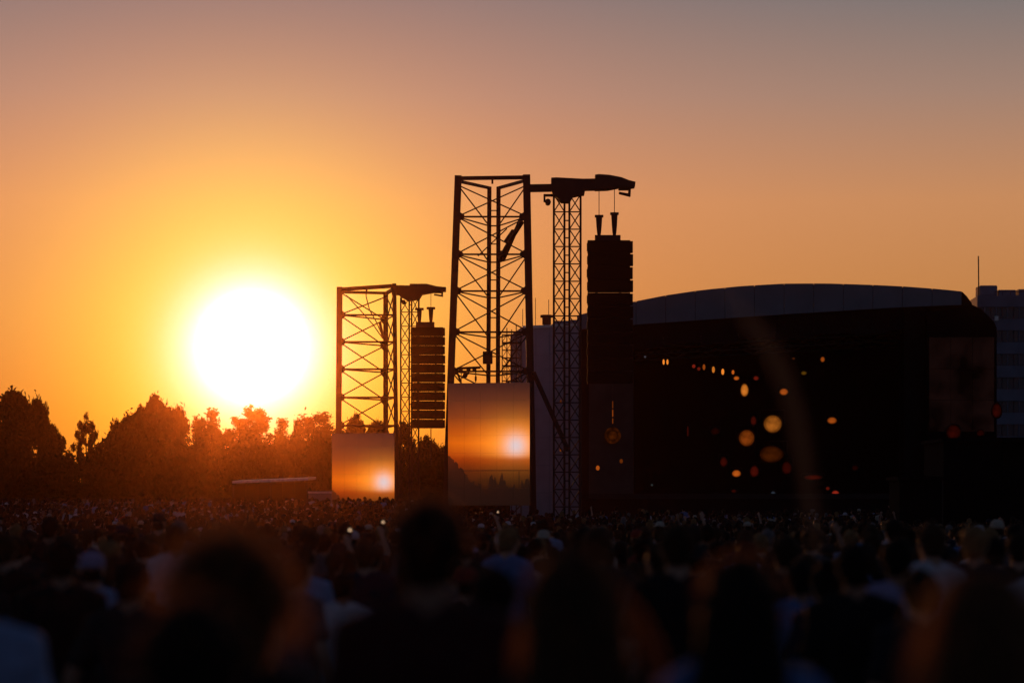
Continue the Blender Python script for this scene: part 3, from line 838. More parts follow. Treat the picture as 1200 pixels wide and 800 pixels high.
booth(1105.5, 1290, 512, 96, 5, 'tall black covered booth rising over the crowd at the right edge', 8)
booth(1054, 1104, 557, 93, 3, 'low dark booth with a paler roof edge left of the tall black booth', 3)

# ------------------------------------------------------------------ marquee and truck at the left, below the sun
d = 176
gb = HORIZON + (EYE - ground_z(d)) * F / d
root = empty('marquee', P(317, gb, d)); tag(root, 'long flat marquee with a gleaming roof edge below the setting sun', 'tent')
mp = d/F
ends = [(272, 563.2), (318, 561.5), (361, 559.6)]
for (xa, ya), (xb, yb) in zip(ends, ends[1:]):
    prism('roof_panel', [P(xa, ya, d), P(xb - .3, yb, d), P(xb - .3, yb + 3, d), P(xa, ya + 3, d)][::-1], (.2, 5, .12), M['trim'], root)
for i in range(6):
    xa = 274 + 86*i/6; xb = 274 + 86*(i+1)/6 - .4
    prism('wall_panel', [P(xa, 567.5 - i*.55, d + .25), P(xb, 567.5 - i*.55, d + .25), P(xb, gb, d + .25), P(xa, gb, d + .25)][::-1], (0, .06, 0), M['tarp'], root)
for x in (273.5, 317, 360):
    bar('post', P(x, 566, d + .1), P(x, gb, d + .1), .06, M['alu'], root)
    bar('post', P(x, 566, d + 4.8), P(x, gb, d + 4.8), .06, M['alu'], root)

d = 170
gb = HORIZON + (EYE - ground_z(d)) * F / d
root = empty('truck_trailer', P(377, gb, d)); tag(root, 'pale box trailer parked left of the smaller video screen', 'trailer')
prism('box', [P(361.5, 577.5, d), P(392, 577.5, d), P(392, gb - 14, d), P(361.5, gb - 14, d)][::-1], (.3, 6, 0), M['truck'], root)
bar('roof_rail', P(361, 576.6, d - .06), P(392.5, 576.6, d - .06), 0, M['trim'], root, box=(.1, .14))
bar('chassis_rail', P(363, gb - 11, d + .5), P(391, gb - 11, d + .5), 0, M['black'], root, box=(.2, .2))
for x in (367, 386):
    c = P(x, 0, d); c.z = ground_z(d) + .45
    wv = []; wf = []; nn = 14
    for y in (0, .3):
        for i in range(nn): wv.append((.45*math.cos(2*math.pi*i/nn), y, .45*math.sin(2*math.pi*i/nn)))
    for i in range(nn): wf.append((i, (i+1) % nn, nn + (i+1) % nn, nn+i))
    wf += [tuple(range(nn))[::-1], tuple(range(nn, 2*nn))]
    o = link('wheel', mesh('wheel', wv, wf, M['rubber']), root); o.matrix_local = world_inv(root) @ Matrix.Translation(c)

# ------------------------------------------------------------------ trees
def leaf_mesh(clumps, per, size, m, rng, flat=1.0):
    """many small leaf faces scattered through the clumps (cx,cy,cz,r)"""
    cl = np.array(clumps)
    N = len(cl) * per
    idx = np.repeat(np.arange(len(cl)), per)
    dirs = rng.normal(size=(N, 3)); dirs /= np.linalg.norm(dirs, axis=1)[:, None]
    rad = rng.random(N) ** .45 * (1 + .25 * rng.normal(size=N))
    c = cl[idx, :3] + dirs * (rad * cl[idx, 3])[:, None] * np.array([1, 1, flat])
    a = rng.normal(size=(N, 3)); a /= np.linalg.norm(a, axis=1)[:, None]
    b = np.cross(a, rng.normal(size=(N, 3))); b /= np.linalg.norm(b, axis=1)[:, None]
    s = size * (.6 + .8 * rng.random(N))[:, None]
    v = np.stack([c - a*s, c + b*s*.45, c + a*s, c - b*s*.45], 1).reshape(-1, 3)
    me = bpy.data.meshes.new('crown')
    me.vertices.add(4*N); me.vertices.foreach_set('co', v.ravel())
    me.loops.add(4*N); me.loops.foreach_set('vertex_index', np.arange(4*N))
    me.polygons.add(N); me.polygons.foreach_set('loop_start', np.arange(0, 4*N, 4)); me.polygons.foreach_set('loop_total', np.full(N, 4))
    me.materials.append(m); me.update(); me.validate()
    return me

def limb_mesh(segs):
    v = []; f = []
    for p, q, r0, r1 in segs:
        p, q = Vector(p), Vector(q); d = (q - p).normalized()
        x = d.cross(Vector((.3, 1, .2))).normalized(); y = d.cross(x)
        k = len(v); n = 6
        for c, r in ((p, r0), (q, r1)):
            for i in range(n): v.append(c + x*r*math.cos(2*math.pi*i/n) + y*r*math.sin(2*math.pi*i/n))
        for i in range(n): f.append((k+i, k+(i+1) % n, k+n+(i+1) % n, k+n+i))
    return mesh('trunk', v, f, M['bark'], True)

def make_tree(kind, seed):
    """tree of height 1 and width about 1 (scaled when placed); returns trunk and crown meshes"""
    rg = np.random.default_rng(seed); rr = random.Random(seed)
    segs = []; cl = []
    if kind == 'broad':
        H = 10; segs.append(((0, 0, 0), (.1, 0, 3.5), .34, .26)); segs.append(((.1, 0, 3.5), (0, .1, 8.2), .26, .07))
        for k in range(46):
            a = rr.random()*6.283; z = rr.uniform(1.5, 9.3); t = (z - 1.5)/7.8
            rmax = 4.3*math.sin(math.pi*(.20 + .76*t))**.8
            r = rmax*math.sqrt(rr.uniform(.15, 1)); p = (r*math.cos(a), r*math.sin(a), z)
            cl.append((*p, rr.uniform(.55, 1.3)))
            if k % 2 == 0: segs.append(((0, 0, max(1.5, z - r*.6 - .5)), p, .10, .03))
        for k in range(7):      # ragged tips along the skyline
            a = rr.random()*6.283; r = rr.uniform(0, 3.2)
            cl.append((r*math.cos(a), r*math.sin(a), 9.3 - r*r*.22 + rr.uniform(-.2, .4), rr.uniform(.5, .85)))
        return limb_mesh(segs), leaf_mesh(cl, 210, .28, M['leafd'], rg)
    if kind == 'loose':          # slim airy tree, light comes through
        segs.append(((0, 0, 0), (.1, 0, 9.3), .20, .03))
        for k in range(38):
            z = rr.uniform(3.0, 9.5); t = (z-3)/6.6; a = rr.random()*6.283
            r = 1.75*math.sin(math.pi*(.20 + .66*t))*rr.uniform(.1, 1); p = (r*math.cos(a), r*math.sin(a), z)
            cl.append((*p, rr.uniform(.35, .75))); segs.append(((0, 0, z - .8), p, .045, .015))
        return limb_mesh(segs), leaf_mesh(cl, 120, .17, M['leafl'], rg)
    if kind == 'pine':           # open pine with upswept branch tufts
        segs.append(((0, 0, 0), (0, 0, 9.2), .24, .05)); cl.append((0, 0, 9.5, .55))
        for z, n, r in ((8.2, 5, 1.2), (7.0, 6, 1.9), (5.6, 6, 2.5), (4.2, 6, 2.8)):
            for k in range(n):
                a = 6.283*k/n + rr.random(); q = (r*math.cos(a), r*math.sin(a), z + r*.42)
                segs.append(((0, 0, z - .3), q, .07, .03)); cl.append((*q, rr.uniform(.4, .62)))
                cl.append((q[0]*.6, q[1]*.6, z + r*.1, .38))
        return limb_mesh(segs), leaf_mesh(cl, 120, .19, M['pine'], rg)
    # low bush from the ground up
    for k in range(60):
        a = rr.random()*6.283; r = 4.6*math.sqrt(rr.random()); z = rr.uniform(.4, 9.0)*math.sqrt(max(.25, 1 - (r/5.6)**2))
        p = (r*math.cos(a), r*math.sin(a)*.6, z); cl.append((*p, rr.uniform(1.1, 1.9)))
        if k % 3 == 0: segs.append(((r*.1, 0, 0), p, .12, .03))
    return limb_mesh(segs), leaf_mesh(cl, 230, .34, M['leafd'] if seed < 1000 else M['leafsun'], rg)

PROTO = {(k, s): make_tree(k, 31*s + len(k)) for k, ns in (('broad', 3), ('loose', 3), ('pine', 2), ('bush', 3)) for s in range(ns)}
PROTO[('thin', 0)] = make_tree('thin', 1004)  # bush below the sun, its leaves lightened for the glare
TREES = [ # px, top py, width px, distance, kind, variant, label
    (18, 458, 92, 245, 'broad', 0, 'tall dark tree at the left edge of the photo'),
    (46, 467, 44, 238, 'broad', 1, 'leafy tree with ragged top just right of the leftmost tree'),
    (62, 499, 44, 232, 'broad', 2, 'low rounded tree left of the small pine'),
    (101, 483, 34, 250, 'pine', 0, 'small open pine with upturned branches on the left skyline'),
    (138, 492, 34, 252, 'pine', 1, 'slim pointed tree between the small pine and the big round tree'),
    (150, 487, 70, 250, 'broad', 1, 'left shoulder tree of the big round clump left of the sun'),
    (180, 464, 76, 246, 'broad', 2, 'highest round tree left of the sun'),
    (206, 476, 46, 243, 'broad', 0, 'round tree on the right shoulder of the big clump left of the sun'),
    (234, 488, 18, 255, 'loose', 0, 'thin tree at the left rim of the white sun glow'),
    (249, 474, 26, 250, 'loose', 1, 'tallest slim tree left below the sun'),
    (282, 486, 28, 252, 'loose', 2, 'slim translucent tree directly below the sun, left one of a pair'),
    (303, 477, 30, 248, 'loose', 0, 'taller translucent tree directly below the sun, right one of a pair'),
    (328, 486, 24, 252, 'loose', 1, 'slim tree right below the sun'),
    (349, 492, 24, 250, 'broad', 1, 'small rounded tree right of the slim trees below the sun'),
    (364, 484, 28, 246, 'loose', 2, 'loose tree left of the smaller tower'),
    (382, 479, 30, 240, 'loose', 1, 'airy leafy tree touching the left leg of the smaller tower'),
    (418, 486, 46, 236, 'broad', 2, 'dark round tree behind the smaller tower above its screen'),
    (440, 492, 34, 244, 'broad', 0, 'tree behind the right half of the smaller screen'),
    (474, 494, 36, 232, 'broad', 1, 'tree behind the foot of the mast of the smaller tower'),
    (500, 512, 50, 228, 'broad', 2, 'tree between the two video screens'),
    (526, 522, 54, 236, 'broad', 0, 'tree behind the left edge of the larger video screen'),
    (560, 500, 50, 250, 'broad', 1, 'tree hidden behind the larger video screen'),
    (-26, 470, 70, 243, 'broad', 1, 'round tree just outside the left edge'),
    (-88, 478, 80, 248, 'broad', 2, 'second round tree outside the left edge'),
    (-160, 466, 90, 246, 'broad', 0, 'tall tree well outside the left edge'),
    (-60, 500, 90, 236, 'bush', 1, 'thicket just outside the left edge'),
    (-140, 500, 96, 238, 'bush', 2, 'thicket well outside the left edge'),
    # the lower belt of trees, filling down to the ground
    (8, 492, 90, 236, 'bush', 0, 'dark thicket at the left edge under the tall tree'),
    (76, 520, 80, 230, 'bush', 1, 'low thicket under the small pine'),
    (126, 508, 80, 238, 'bush', 2, 'thicket right of the small pine'),
    (176, 498, 84, 234, 'bush', 0, 'thicket under the highest round tree'),
    (222, 506, 70, 230, 'bush', 1, 'thicket under the left rim of the sun glow'),
    (262, 512, 66, 236, 'bush', 2, 'thicket under the slim trees left of the sun'),
    (302, 512, 66, 240, 'bush', 0, 'thicket directly below the sun'),
    (342, 505, 62, 233, 'bush', 1, 'thicket right below the sun'),
    (376, 508, 52, 228, 'bush', 2, 'thicket left of the smaller tower'),
    (414, 510, 60, 230, 'bush', 0, 'thicket behind the smaller video screen'),
    (456, 512, 60, 226, 'bush', 1, 'thicket right of the smaller video screen'),
    (496, 522, 60, 222, 'bush', 2, 'thicket under the smaller speaker stack'),
    (540, 528, 70, 224, 'bush', 0, 'thicket behind the larger video screen'),
    (590, 528, 70, 224, 'bush', 1, 'thicket behind the right part of the larger screen'),
]
WID = dict(broad=8.8, loose=2.0, pine=5.6, bush=10.5); HGT = dict(broad=10.1, loose=9.9, pine=10.0, bush=9.6)
for px, py, wpx, d, kind, var, lab in TREES:
    tm, cm = PROTO[('thin', 0) if kind == 'bush' and 235 < px < 360 else (kind, var)]
    base = P(px, 588, d); base.z = ground_z(d) - .02
    root = empty('pine_tree' if kind == 'pine' else 'thicket' if kind == 'bush' else 'tree', base, random.random()*6.28)
    top = P(px, py, d).z - base.z
    root.scale = (wpx*d/F/WID[kind], wpx*d/F/WID[kind], top/HGT[kind])
    tag(root, lab, 'bush' if kind == 'bush' else 'tree', 'trees along the skyline' if kind != 'bush' else 'thickets under the skyline trees')
    link('trunk', tm, root); link('crown', cm, root)

# ------------------------------------------------------------------ people
def cone(p, q, r0, r1, seg=12, sc=(1, 1)):
    """closed tapered limb with round ends"""
    p, q = Vector(p), Vector(q); d = q - p; L = max(d.length, 1e-5); zz = d / L
    ref = Vector((0, 1, 0)) if abs(zz.y) < .9 else Vector((1, 0, 0))
    x = ref.cross(zz).normalized(); y = zz.cross(x)
    prof = []
    for k in range(4): a = math.pi/2*k/3; prof.append((-r0*math.cos(a), r0*math.sin(a) if k else r0*.02))
    for k in range(4): a = math.pi/2*(1 - k/3); prof.append((L + r1*math.sin(math.pi/2*k/3), r1*math.cos(math.pi/2*k/3) if k < 3 else r1*.02))
    v = []; f = []
    for t, r in prof:
        for i in range(seg):
            a = 2*math.pi*i/seg; v.append(p + zz*t + x*(r*math.cos(a)*sc[0]) + y*(r*math.sin(a)*sc[1]))
    n = len(prof)
    for k in range(n-1):
        for i in range(seg): f.append((k*seg+i, k*seg+(i+1) % seg, (k+1)*seg+(i+1) % seg, (k+1)*seg+i))
    f.append(tuple(range(seg))[::-1]); f.append(tuple(range((n-1)*seg, n*seg)))
    return v, f

def loft(rings, seg=20):
    """stack of ellipses (z, rx, ry, cx, cy)"""
    v = []; f = []
    for z, rx, ry, cx, cy in rings:
        for i in range(seg): a = 2*math.pi*i/seg; v.append(Vector((cx + rx*math.cos(a), cy + ry*math.sin(a), z)))
    n = len(rings)
    for k in range(n-1):
        for i in range(seg): f.append((k*seg+i, k*seg+(i+1) % seg, (k+1)*seg+(i+1) % seg, (k+1)*seg+i))
    f.append(tuple(range(seg))[::-1]); f.append(tuple(range((n-1)*seg, n*seg)))
    return v, f

def ball(c, r, seg=16):
    c = Vector(c); rings = []
    n = 10
    for k in range(n+1):
        a = math.pi*k/n; rings.append((c.z - r[2]*math.cos(a), max(r[0]*math.sin(a), r[0]*.02), max(r[1]*math.sin(a), r[1]*.02), c.x, c.y))
    return loft(rings, seg)

def fuse(name, shapes, voxel, ntri, wrinkle=0.0, wscale=.1, smooth=4):
    """union of closed shapes as one continuous skin"""
    v = []; f = []
    for sv, sf in shapes:
        k = len(v); v += sv; f += [tuple(i + k for i in q) for q in sf]
    me = mesh(name, v, f)
    o = bpy.data.objects.new(name, me); COL.objects.link(o)
    m = o.modifiers.new('r', 'REMESH'); m.mode = 'VOXEL'; m.voxel_size = voxel
    if smooth: s = o.modifiers.new('s', 'SMOOTH'); s.iterations = smooth; s.factor = .5
    if wrinkle:
        tx = bpy.data.textures.new('folds', 'CLOUDS'); tx.noise_scale = wscale
        ds = o.modifiers.new('d', 'DISPLACE'); ds.texture = tx; ds.strength = wrinkle; ds.mid_level = .5
    dg = bpy.context.evaluated_depsgraph_get()
    tri = sum(len(p.vertices) - 2 for p in o.evaluated_get(dg).to_mesh().polygons)
    if tri > ntri:
        de = o.modifiers.new('x', 'DECIMATE'); de.ratio = ntri / tri
    dg = bpy.context.evaluated_depsgraph_get()
    res = bpy.data.meshes.new_from_object(o.evaluated_get(dg), depsgraph=dg)
    res.name = name
    bpy.data.objects.remove(o); bpy.data.meshes.remove(me)
    res.materials.clear()
    res.polygons.foreach_set('use_smooth', [True]*len(res.polygons))
    return res

def hand(wrist, dirn, palm_n, side, curl=.5):
    """palm, four unequal bent fingers and a thumb from the palm's side"""
    w = Vector(wrist); d = Vector(dirn).normalized(); n = Vector(palm_n); n = (n - d*n.dot(d)).normalized()
    s = d.cross(n)*side
    sh = [cone(w, w + d*.085, .026, .034, 10, (1, 1)), cone(w + d*.03 + s*.012, w + d*.085 + s*.022, .02, .018, 8), cone(w + d*.03 - s*.012, w + d*.085 - s*.022, .02, .018, 8)]
    for k, (off, L) in enumerate(((.030, .070), (.010, .080), (-.011, .075), (-.031, .058))):
        a = w + d*.088 + s*off; cc = curl*(1 + .12*k)
        b = a + (d*math.cos(cc*.6) + n*math.sin(cc*.6))*L*.5; c = b + (d*math.cos(cc*1.6) + n*math.sin(cc*1.6))*L*.5
        sh += [cone(a - d*.01, b, .0098, .0090, 8), cone(b, c, .0090, .0075, 8)]
    a = w + d*.03 + s*.03; b = a + (d*.75 + s*.7 + n*.25).normalized()*.042; c = b + (d*.9 + s*.2 + n*.35).normalized()*.032
    sh += [cone(a, b, .013, .011, 8), cone(b, c, .011, .008, 8)]
    return sh

POSES = {  # elbow and wrist of the left and right arm (right = +x), relative to the shoulder
    'down': [((-.05, .0, -.29), (-.04, .10, -.53)), ((.05, .0, -.29), (.04, .12, -.53))],
    'front': [((-.06, .02, -.29), (.10, .24, -.25)), ((.06, .02, -.29), (-.08, .25, -.22))],
    'one_up': [((-.05, .0, -.29), (-.03, .14, -.52)), ((.07, .14, .22), (-.01, .22, .46))],
    'both_up': [((-.11, .10, .24), (-.05, .16, .49)), ((.11, .10, .24), (.05, .16, .49))],
    'ring': [((-.16, .06, .20), (.06, .08, .40)), ((.16, .06, .20), (-.06, .08, .40))],
    'pocket': [((-.12, -.04, -.27), (-.05, .05, -.48)), ((.12, -.04, -.27), (.05, .05, -.48))],
}

def figure(pose, female, hair, headwear=None, voxel=.011, tri=(3600, 1800, 1300, 1300), lean=0.0, turn=0.0):
    """meshes of a standing person 1.75 m tall facing +y: body, shirt, trousers, hair, shoes"""
    sw = .155 if female else .178            # shoulder half width
    hipw = .088 if not female else .092
    wst = .118 if female else .138
    body = []; shirt = []; pants = []; hr = []
    torso = [(.86, .165, .115, 0, -.005), (.95, .165, .118, 0, -.008), (1.06, wst + .012, .100, 0, 0), (1.15, wst, .095, 0, .005),
             (1.28, wst + .018, .112, 0, .005), (1.37, sw - .005, .105, 0, -.005), (1.43, sw - .035, .085, 0, -.01), (1.475, .075, .065, 0, -.01)]
    body.append(loft(torso))
    body.append(cone((0, -.012, 1.44), (0, .005, 1.56), .060, .054))
    for s in (-1, 1): body.append(cone((s*.035, -.02, 1.475), (s*(sw - .02), -.01, 1.428), .048, .050))   # trapezius
    hc = Vector((turn*.02, .018, 1.640))
    body += [ball(hc, (.074, .094, .108)), ball(hc + Vector((0, .030, -.050)), (.055, .062, .068)),
             cone(hc + Vector((0, .088, .008)), hc + Vector((0, .112, -.022)), .011, .018, 8),
             cone(hc + Vector((-.03, .084, .026)), hc + Vector((.03, .084, .026)), .012, .012, 8),
             cone(hc + Vector((-.016, .088, -.052)), hc + Vector((.016, .088, -.052)), .010, .010, 8),
             ball(hc + Vector((0, .078, -.092)), (.020, .016, .016))]
    for s in (-1, 1): body += [ball(hc + Vector((s*.078, -.006, -.008)), (.010, .020, .032), 10)]
    for s, (e, w) in zip((-1, 1), POSES[pose]):
        sh = Vector((s*sw, -.008, 1.415)); e = sh + Vector(e); w = sh + Vector(w)
        body += [cone(sh, e, .052, .040), cone(e, lerp(e, w, .35), .040, .039), cone(lerp(e, w, .35), w, .039, .026)]
        d = (w - e).normalized()
        body += hand(w, d, Vector((-s*.8, .4, 0)) if w.z < sh.z else Vector((0, 1, .1)), 1 if s*(1 if w.z < sh.z else -1) > 0 else -1, .55)
        cut = .62
        shirt += [cone(sh + Vector((-s*.02, 0, .0)), lerp(sh, e, cut), .070, .062)]
    for s in (-1, 1):
        h = Vector((s*hipw, 0, .90)); k = Vector((s*.098, .012, .50)); a = Vector((s*.10, -.015, .085))
        body += [cone(h, k, .088, .056), cone(k, lerp(k, a, .4), .054, .055), cone(lerp(k, a, .4), a, .055, .036), cone(a + Vector((0, -.03, -.045)), a + Vector((s*.02, .15, -.055)), .034, .026)]
        pants += [cone(h + Vector((0, -.004, .02)), k, .110, .079), cone(k, a + Vector((0, 0, .03)), .077, .066)]
    pants.append(loft([(.84, .165, .118, 0, -.006), (.93, .180, .132, 0, -.008), (1.03, wst + .030, .118, 0, 0)]))
    up = .022
    shirt.append(loft([(.86, .205 if not female else .200, .156, 0, -.006), (.95, .200 if not female else .196, .152, 0, -.006), (1.08, wst + up + .014, .120, 0, 0), (1.17, wst + up + .01, .116, 0, .004),
                       (1.28, wst + .04, .130, 0, .004), (1.37, sw + .014, .124, 0, -.006), (1.43, sw - .020, .100, 0, -.010), (1.482, .088, .078, 0, -.012)]))
    for s in (-1, 1): shirt.append(cone((s*.05, -.02, 1.468), (s*(sw - .005), -.01, 1.425), .062, .066))
    # hair
    cap = [ball(hc + Vector((0, -.014, .022)), (.089, .102, .096))]
    cut_front = hc.y + .066
    if hair == 'short':
        hr = cap + [ball(hc + Vector((0, -.045, -.035)), (.070, .062, .060))]
    elif hair == 'bun':
        hr = cap + [ball(hc + Vector((0, -.045, -.03)), (.072, .062, .06)), ball(hc + Vector((0, -.070, .115)), (.048, .046, .042))]
    elif hair == 'ponytail':
        hr = cap + [ball(hc + Vector((0, -.045, -.03)), (.072, .062, .06)), cone(hc + Vector((0, -.10, .04)), hc + Vector((0, -.145, -.06)), .030, .034), cone(hc + Vector((0, -.145, -.06)), hc + Vector((.01, -.125, -.27)), .034, .014)]
    elif hair == 'long':
        hr = [ball(hc + Vector((0, -.012, .022)), (.090, .104, .104)), loft([(1.30, .09, .030, 0, -.135), (1.36, .115, .045, 0, -.125), (1.45, .118, .062, 0, -.095), (1.54, .108, .085, 0, -.05), (1.64, .096, .094, 0, -.03), (1.70, .08, .08, 0, -.02)])]
    elif hair == 'curly':
        hr = [ball(hc + Vector((0, -.018, .028)), (.108, .112, .118)), ball(hc + Vector((0, -.05, -.05)), (.105, .082, .085))]
        for k in range(26):
            a = k*2.4; t = -1.05 + 2.0*((k*7) % 26)/26
            hr.append(ball(hc + Vector((.100*math.cos(a)*math.cos(t*.8), -.02 + .100*math.sin(a)*math.cos(t*.8) - .015, .03 + .11*math.sin(t))), (.034, .034, .034), 8))
        hr = [q for q in hr]
    wear = None
    if headwear:
        hr = [ball(hc + Vector((0, -.045, -.035)), (.072, .060, .058))]
        cr = [(1.650, .088, .104, 0, .006), (1.690, .089, .104, 0, .004), (1.725, .080, .092, 0, .002), (1.748, .058, .068, 0, 0), (1.760, .025, .03, 0, 0)]
        shapes = [loft(cr)]
        if headwear == 'cap': shapes.append(loft([(1.652, .072, .085, 0, .085), (1.662, .070, .083, 0, .085)]))
        else: shapes.append(loft([(1.652, .150, .165, 0, .004), (1.662, .146, .160, 0, .004)]))
        wear = fuse('cap' if headwear == 'cap' else 'sun_hat', shapes, .007, 900, 0, smooth=2)
    res = dict(body=fuse('body', body, voxel, tri[0], smooth=2),
               shirt=fuse('shirt', shirt, voxel, tri[1], .022, .07, 3),
               trousers=fuse('trousers', pants, .014, tri[2], .016, .08, 3),
               hair=fuse('hair', hr, .009, tri[3], .034 if hair != 'curly' else .055, .030, 1))
    # keep the face free of hair
    hm = res['hair']; co_ = np.empty(len(hm.vertices)*3); hm.vertices.foreach_get('co', co_); co_ = co_.reshape(-1, 3)
    low = co_[:, 2] < hc.z + .055; co_[:, 1] = np.where(low & (co_[:, 1] > .012), .012 + (co_[:, 1] - .012)*.08, co_[:, 1])
    hm.vertices.foreach_set('co', co_.ravel()); hm.update()
    if wear: res['headwear'] = wear
    return res

SHOE = fuse('shoe', [cone((0, -.06, .035), (0, .05, .035), .042, .044), cone((0, .05, .032), (.01, .15, .028), .044, .034), loft([(0, .045, .13, .004, .045), (.02, .045, .13, .004, .045)]), cone((0, -.05, .04), (0, -.045, .10), .042, .042)], .009, 420)
for me_ in (SHOE,): me_.materials.append(M['rubber'])

FIG = {}
for key, args in {
    'short_down': ('down', False, 'short'), 'short_front': ('front', False, 'short'), 'short_pocket': ('pocket', False, 'short'),
    'short_oneup': ('one_up', False, 'short'), 'short_bothup': ('both_up', False, 'short'),
    'long_down': ('down', True, 'long'), 'long_oneup': ('one_up', True, 'long'), 'long_front': ('front', True, 'long'),
    'pony_front': ('front', True, 'ponytail'), 'pony_down': ('down', True, 'ponytail'), 'bun_front': ('front', True, 'bun'), 'bun_bothup': ('both_up', True, 'bun'),
    'curly_down': ('down', False, 'curly'), 'cap_front': ('front', False, 'short', 'cap'), 'cap_oneup': ('one_up', False, 'short', 'cap'),
    'hat_down': ('down', True, 'short', 'hat'), 'long_ring': ('ring', True, 'long')}.items():
    FIG[key] = figure(*args)
HAIRTXT = dict(short='short {h} hair', long='long {h} hair', pony='{h} ponytail', bun='{h} hair bun', curly='curly {h} hair', cap='{c} cap', hat='{c} sun hat')
POSETXT = dict(down='', front=', hands in front', pocket=', hands at hips', oneup=', one arm raised', bothup=', both arms raised', ring=', arms joined overhead')
for fg in FIG.values():
    for k in fg: fg[k].materials.append(CLOTH['black'])      # one slot, set per object

def person(fig, x, y, height, rz, skin, shirt, trous, hair, capc='white', label=None, group=None, sway=0.0):
    fg = FIG[fig]
    o = link('person', fg['body']); o.location = (x, y, ground_z(y)); s = height / 1.755
    o.scale = (s, s, s); o.rotation_euler = (0, sway, rz)
    def setm(ob, m): ob.material_slots[0].link = 'OBJECT'; ob.material_slots[0].material = m
    setm(o, SKIN[skin])
    for part in ('shirt', 'trousers', 'hair', 'headwear'):
        if part not in fg: continue
        nm = part if part != 'headwear' else ('cap' if fig.startswith('cap') else 'sun_hat')
        c = link(nm, fg[part], o)
        setm(c, {'shirt': CLOTH[shirt], 'trousers': CLOTH[trous], 'hair': HAIR[hair], 'headwear': CLOTH[capc]}[part])
    for sx in (-1, 1):
        c = link('shoe', SHOE, o); c.location = (sx*.102, 0, 0); c.rotation_euler = (0, 0, -sx*.12)
    tag(o, label, 'person', group)
    return o

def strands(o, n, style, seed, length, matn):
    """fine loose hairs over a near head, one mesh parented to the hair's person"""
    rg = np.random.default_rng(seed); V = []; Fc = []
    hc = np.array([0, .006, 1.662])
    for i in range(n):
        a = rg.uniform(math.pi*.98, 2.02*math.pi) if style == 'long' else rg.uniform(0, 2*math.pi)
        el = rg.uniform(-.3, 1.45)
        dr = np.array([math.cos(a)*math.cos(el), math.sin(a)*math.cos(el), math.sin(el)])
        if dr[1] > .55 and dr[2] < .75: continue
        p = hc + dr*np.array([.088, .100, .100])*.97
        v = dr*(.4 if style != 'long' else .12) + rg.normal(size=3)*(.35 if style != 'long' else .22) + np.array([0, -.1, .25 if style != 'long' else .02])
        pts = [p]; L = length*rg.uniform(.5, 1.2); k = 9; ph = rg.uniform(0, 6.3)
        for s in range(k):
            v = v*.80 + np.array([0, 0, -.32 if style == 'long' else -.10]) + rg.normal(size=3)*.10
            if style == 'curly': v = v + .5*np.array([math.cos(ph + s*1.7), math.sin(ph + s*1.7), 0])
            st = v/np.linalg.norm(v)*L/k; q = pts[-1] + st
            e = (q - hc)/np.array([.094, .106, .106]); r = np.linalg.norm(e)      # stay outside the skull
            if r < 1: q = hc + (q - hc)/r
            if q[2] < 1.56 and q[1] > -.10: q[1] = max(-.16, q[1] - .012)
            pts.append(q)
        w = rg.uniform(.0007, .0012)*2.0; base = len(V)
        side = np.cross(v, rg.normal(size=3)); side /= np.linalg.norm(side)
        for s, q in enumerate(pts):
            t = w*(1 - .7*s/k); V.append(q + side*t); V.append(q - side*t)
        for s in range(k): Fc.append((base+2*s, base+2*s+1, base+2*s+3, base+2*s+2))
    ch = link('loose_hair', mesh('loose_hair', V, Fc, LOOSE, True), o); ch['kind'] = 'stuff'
    return ch

def eyes(o):
    for s in (-1, 1):
        v, f = ball((s*.030, .1005, 1.650), (.0125, .010, .0075), 10)
        link('eye', mesh('eye', v, f, EYE_M, True), o)
    v, f = ball((0, .1045, 1.588), (.024, .007, .0075), 12)
    link('mouth', mesh('mouth', v, f, LIP_M, True), o)
EYE_M = mat('eye_surface', (.045, .035, .03), .2, var=.7, scale=90)
LIP_M = mat('lips', (.20, .075, .06), .5)

def at_px(px, d): return (px - 600)/F*d
# people standing nearest the camera: pixel column, row of the head's top, distance
NEAR = [
    ('curly_down', 268, 628, 5.1, 'black', 'chestnut', 1, .05, 'person with big curly hair edged orange by the sun, nearest below the sun', ('curly', 3600, .17)),
    ('short_down', 226, 692, 3.5, 'black', 'black', 0, .1, 'person with short dark hair nearest the camera at the bottom left', ('short', 60, .04)),
    ('short_front', 502, 581, 6.0, 'maroon', 'black', 1, -.05, 'tallest person standing in front of the gap between the two video screens', ('short', 250, .04)),
    ('long_down', 672, 641, 4.7, 'black', 'brown', 0, .12, 'person with long dark hair in front of the larger tower', ('long', 240, .28)),
    ('long_front', 868, 648, 5.6, 'blue', 'black', 0, -.1, 'person in a blue shirt with long dark hair in front of the stage', ('short', 150, .06)),
    ('long_front', 1150, 662, 3.9, 'black', 'chestnut', 1, .2, 'person with long hair lit orange at the left edge, nearest at the right', ('long', 420, .28)),
]
occupied = []
for fig, px, py, d, sh, hr, sk, rz, lab, st in NEAR:
    zt = P(px, py, d).z; h = zt - ground_z(d)
    extra = {'curly': .035, 'bun': .03}.get(fig.split('_')[0], .0)
    o = person(fig, at_px(px, d), d, h*(1.755/(1.768 + extra)), rz, sk, sh, 'charcoal', hr, label=lab)
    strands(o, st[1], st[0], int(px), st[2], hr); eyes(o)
    occupied.append((at_px(px, d), d))
